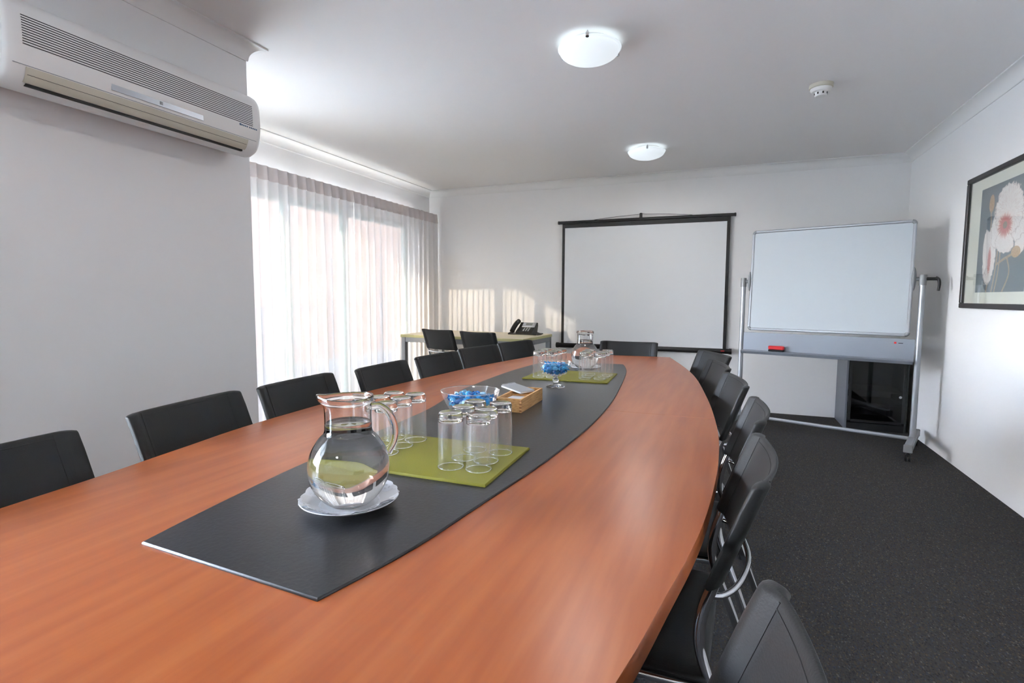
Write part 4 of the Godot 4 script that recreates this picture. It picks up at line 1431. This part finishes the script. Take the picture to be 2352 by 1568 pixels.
func candies(at: Vector3, levels: Array, label: String, group: String, sd: int) -> void:
	rng.seed = sd
	var meshes := [candy_mesh(1), candy_mesh(2), candy_mesh(3)]
	for lv in levels: # [height, ring radius, count]
		for k in lv[2]:
			var a: float = TAU * (k + rng.randf_range(-0.2, 0.2)) / lv[2] + lv[0] * 90.0
			var r: float = lv[1] * rng.randf_range(0.93, 1.05)
			var o := single("wrapped_sweet", meshes[rng.randi() % 3], M.candy[rng.randi() % 4], label, "sweet", group)
			o.position = at + Vector3(r * cos(a), lv[0] + rng.randf_range(-0.002, 0.002), r * sin(a))
			o.rotation = Vector3(rng.randf_range(-3, 3), rng.randf_range(-3, 3), rng.randf_range(-0.45, 0.45))

func build_table_things() -> void:
	var top := TY + 0.0045
	# green leather mats
	var my := 0.006
	for e in [[[Vector2(-0.463, -1.281), Vector2(-0.453, -0.984), Vector2(-0.875, -0.980), Vector2(-0.878, -1.272)], "olive green leather mat under the tumblers near the front jug"],
		[[Vector2(-0.512, -2.734), Vector2(-0.496, -2.409), Vector2(-0.909, -2.400), Vector2(-0.915, -2.730)], "olive green leather mat under the tumblers at the far end"]]:
		var st := mb()
		plate(st, PackedVector2Array(e[0]), top + 0.0002, top + my, 0.002)
		single("table_mat", fin(st), M.mat_green, e[1], "table mat", "olive green mats")
	var gy := top + my + 0.0003
	# tumblers
	var proto := Node3D.new()
	part("wall", glass_wall(), M.thin_glass, proto)
	part("thick_base", glass_base(), M.glass, proto)
	part("rim", ring_mesh(0.0284, 0.0016, 0.0016), M.glass, proto)
	var sets := [
		[[[-0.576, -1.062], [-0.509, -1.070], [-0.579, -1.133], [-0.519, -1.132], [-0.583, -1.205], [-0.514, -1.208]], "on the near olive mat, right-hand group", "tumblers on the near mat, right group"],
		[[[-0.838, -1.095], [-0.776, -1.098], [-0.838, -1.158], [-0.777, -1.166], [-0.838, -1.224], [-0.774, -1.230]], "on the near olive mat, group behind the jug", "tumblers on the near mat, left group"],
		[[[-0.622, -2.490], [-0.552, -2.500], [-0.626, -2.560], [-0.548, -2.570], [-0.630, -2.630], [-0.545, -2.640]], "on the far olive mat, right-hand group", "tumblers on the far mat, right group"],
		[[[-0.842, -2.450], [-0.782, -2.470], [-0.842, -2.520], [-0.778, -2.535], [-0.842, -2.590], [-0.775, -2.605]], "on the far olive mat, left-hand group", "tumblers on the far mat, left group"]]
	var rank := ["nearest pair, left one", "nearest pair, right one", "middle pair, left one", "middle pair, right one", "farthest pair, left one", "farthest pair, right one"]
	for s in sets:
		for k in 6:
			var p: Array = s[0][k]
			var o: Node3D = proto.duplicate()
			o.name = numbered("glass_tumbler")
			add_child(o)
			o.position = Vector3(p[0], gy, p[1])
			tag(o, "upturned glass tumbler %s, %s" % [s[1], rank[k]], "glass", s[2])
	proto.free()
	# jugs on saucers
	var p1 := Vector3(-0.650, top + 0.0002, -0.800)
	saucer(p1, 0.091, M.china, "white china saucer under the front water jug")
	doily(p1 + Vector3(0, 0.0064, 0), "white lacy paper doily between the front jug and its saucer")
	jug("glass water jug on a white doily at the front of the table", p1 + Vector3(0, 0.0072, 0), deg_to_rad(40))
	var p2 := Vector3(-0.715, top + 0.0002, -2.86)
	saucer(p2, 0.088, M.china, "white saucer under the far water jug")
	jug("glass water jug at the far end of the table with its lip towards the camera", p2 + Vector3(0, 0.0072, 0), deg_to_rad(80))
	# glass bowl of sweets
	var b1 := Vector3(-0.797, top + 0.0002, -1.61)
	var st := mb()
	lathe(st, [Vector2(0, 0.001), Vector2(0.05, 0.001), Vector2(0.054, 0.0), Vector2(0.058, 0.001), Vector2(0.064, 0.006), Vector2(0.079, 0.03), Vector2(0.0915, 0.055), Vector2(0.099, 0.075), Vector2(0.100, 0.078), Vector2(0.0985, 0.079), Vector2(0.0965, 0.077), Vector2(0.0885, 0.056), Vector2(0.076, 0.032), Vector2(0.061, 0.0105), Vector2(0.055, 0.007), Vector2(0, 0.006)], 56, Transform3D(), 50.0)
	var gb := thing("glass_bowl", "wide clear glass bowl filled with blue wrapped sweets", "bowl", b1)
	part("bowl_wall", fin(st), M.thin_glass, gb)
	part("rim", ring_mesh(0.0987, 0.0795, 0.0016), M.glass, gb)
	candies(b1, [[0.018, 0.04, 9], [0.018, 0.012, 2], [0.034, 0.056, 12], [0.036, 0.024, 5], [0.05, 0.066, 14], [0.052, 0.036, 8], [0.052, 0.008, 2], [0.064, 0.045, 7], [0.066, 0.015, 3]], "blue wrapped sweet in the wide glass bowl", "sweets in the wide bowl", 41)
	# footed glass dish of sweets
	var b2 := Vector3(-0.692, top + 0.0002, -2.245)
	var fd := thing("footed_glass_dish", "footed clear glass dish of blue wrapped sweets before the far mat", "dish", b2)
	st = mb()
	lathe(st, [Vector2(0, 0.003), Vector2(0.036, 0.001), Vector2(0.041, 0.0), Vector2(0.042, 0.002), Vector2(0.040, 0.0045), Vector2(0.022, 0.010), Vector2(0.011, 0.014), Vector2(0.009, 0.018), Vector2(0.0125, 0.024), Vector2(0.014, 0.031), Vector2(0.011, 0.038), Vector2(0.008, 0.042), Vector2(0.010, 0.047), Vector2(0.0195, 0.0505), Vector2(0, 0.0525)], 40, Transform3D(), 60.0)
	part("stem", fin(st), M.glass, fd)
	st = mb()
	lathe(st, [Vector2(0.0195, 0.0507), Vector2(0.028, 0.054), Vector2(0.050, 0.064), Vector2(0.062, 0.076), Vector2(0.069, 0.094), Vector2(0.0735, 0.108), Vector2(0.0738, 0.110), Vector2(0.0725, 0.1105), Vector2(0.0712, 0.109), Vector2(0.0665, 0.095), Vector2(0.0595, 0.078), Vector2(0.048, 0.0668), Vector2(0.027, 0.057), Vector2(0, 0.0545)], 48, Transform3D(), 60.0)
	part("bowl", fin(st), M.thin_glass, fd)
	part("rim", ring_mesh(0.0726, 0.111, 0.0014), M.glass, fd)
	candies(b2 + Vector3(0, 0.054, 0), [[0.013, 0.022, 5], [0.022, 0.043, 10], [0.022, 0.012, 2], [0.033, 0.05, 11], [0.036, 0.026, 6], [0.044, 0.042, 8], [0.047, 0.015, 3]], "blue wrapped sweet in the footed glass dish", "sweets in the footed dish", 42)
	# wooden stationery box with finger joints
	var bx := thing("stationery_box", "open pine stationery box with finger joints beside the bowl", "box", Vector3(-0.690, top + 0.0002, -1.806), deg_to_rad(2))
	var w := 0.094
	var l := 0.25
	var h := 0.047
	var th := 0.008
	part("base", boxm(Vector3(0, 0.004, 0), Vector3(w - 0.002, 0.006, l - 0.002)), M.pine, bx)
	for s in [-1, 1]:
		part("side_wall", boxm(Vector3(s * (w / 2 - th / 2), h / 2, 0), Vector3(th, h, l), 0.0008), M.pine, bx)
		part("end_wall", boxm(Vector3(0, h / 2, s * (l / 2 - th / 2)), Vector3(w - 2 * th, h, th), 0.0008), M.pine, bx)
	part("divider", boxm(Vector3(0, h / 2 - 0.004, -0.02), Vector3(w - 2 * th, h - 0.012, 0.006), 0.0006), M.pine, bx)
	for k in 4:
		for sg in [-1, 1]:
			part("finger_joint", boxm(Vector3(sg * (w / 2 - th / 2), 0.006 + 0.0115 * k, l / 2), Vector3(th, 0.0055, 0.0012)), M.pine_end, bx)
	var base := bx.position
	single("paper_cards", boxm(Vector3(0, 0.013, 0), Vector3(0.072, 0.022, 0.12), 0.001), M.paper, "stack of white cards in the front compartment of the pine box", "cards", "", base + Vector3(0, 0.0075, 0.048))
	var pad := thing("spiral_notepad", "small spiral-bound notepad leaning on the pine box behind the bowl", "notepad", base + Vector3(-0.032, 0.048, -0.055), deg_to_rad(-24))
	pad.rotation.z = deg_to_rad(-7)
	part("pages", boxm(Vector3(0, 0.003, 0), Vector3(0.105, 0.006, 0.075), 0.0008), M.paper, pad)
	part("cover", boxm(Vector3(0, 0.0066, 0), Vector3(0.105, 0.001, 0.075)), M.alu, pad)
	for k in 10:
		st = mb()
		var ring := []
		for j in 10: ring.append(Vector3(-0.0525 + 0.005 * cos(TAU * j / 10.0), 0.004 + 0.006 * sin(TAU * j / 10.0), -0.032 + k * 0.0071))
		tube(st, ring, 0.0007, 5, true)
		part("binding_ring", fin(st), M.chrome, pad)
	st = mb()
	tube(st, [Vector3(0.01, 0.0, -0.045), Vector3(0.03, 0.0, 0.045)], 0.004, 10)
	single("red_pen", fin(st), M.red, "red pen in the rear compartment of the pine box", "pen", "", base + Vector3(0.005, 0.0128, -0.075))
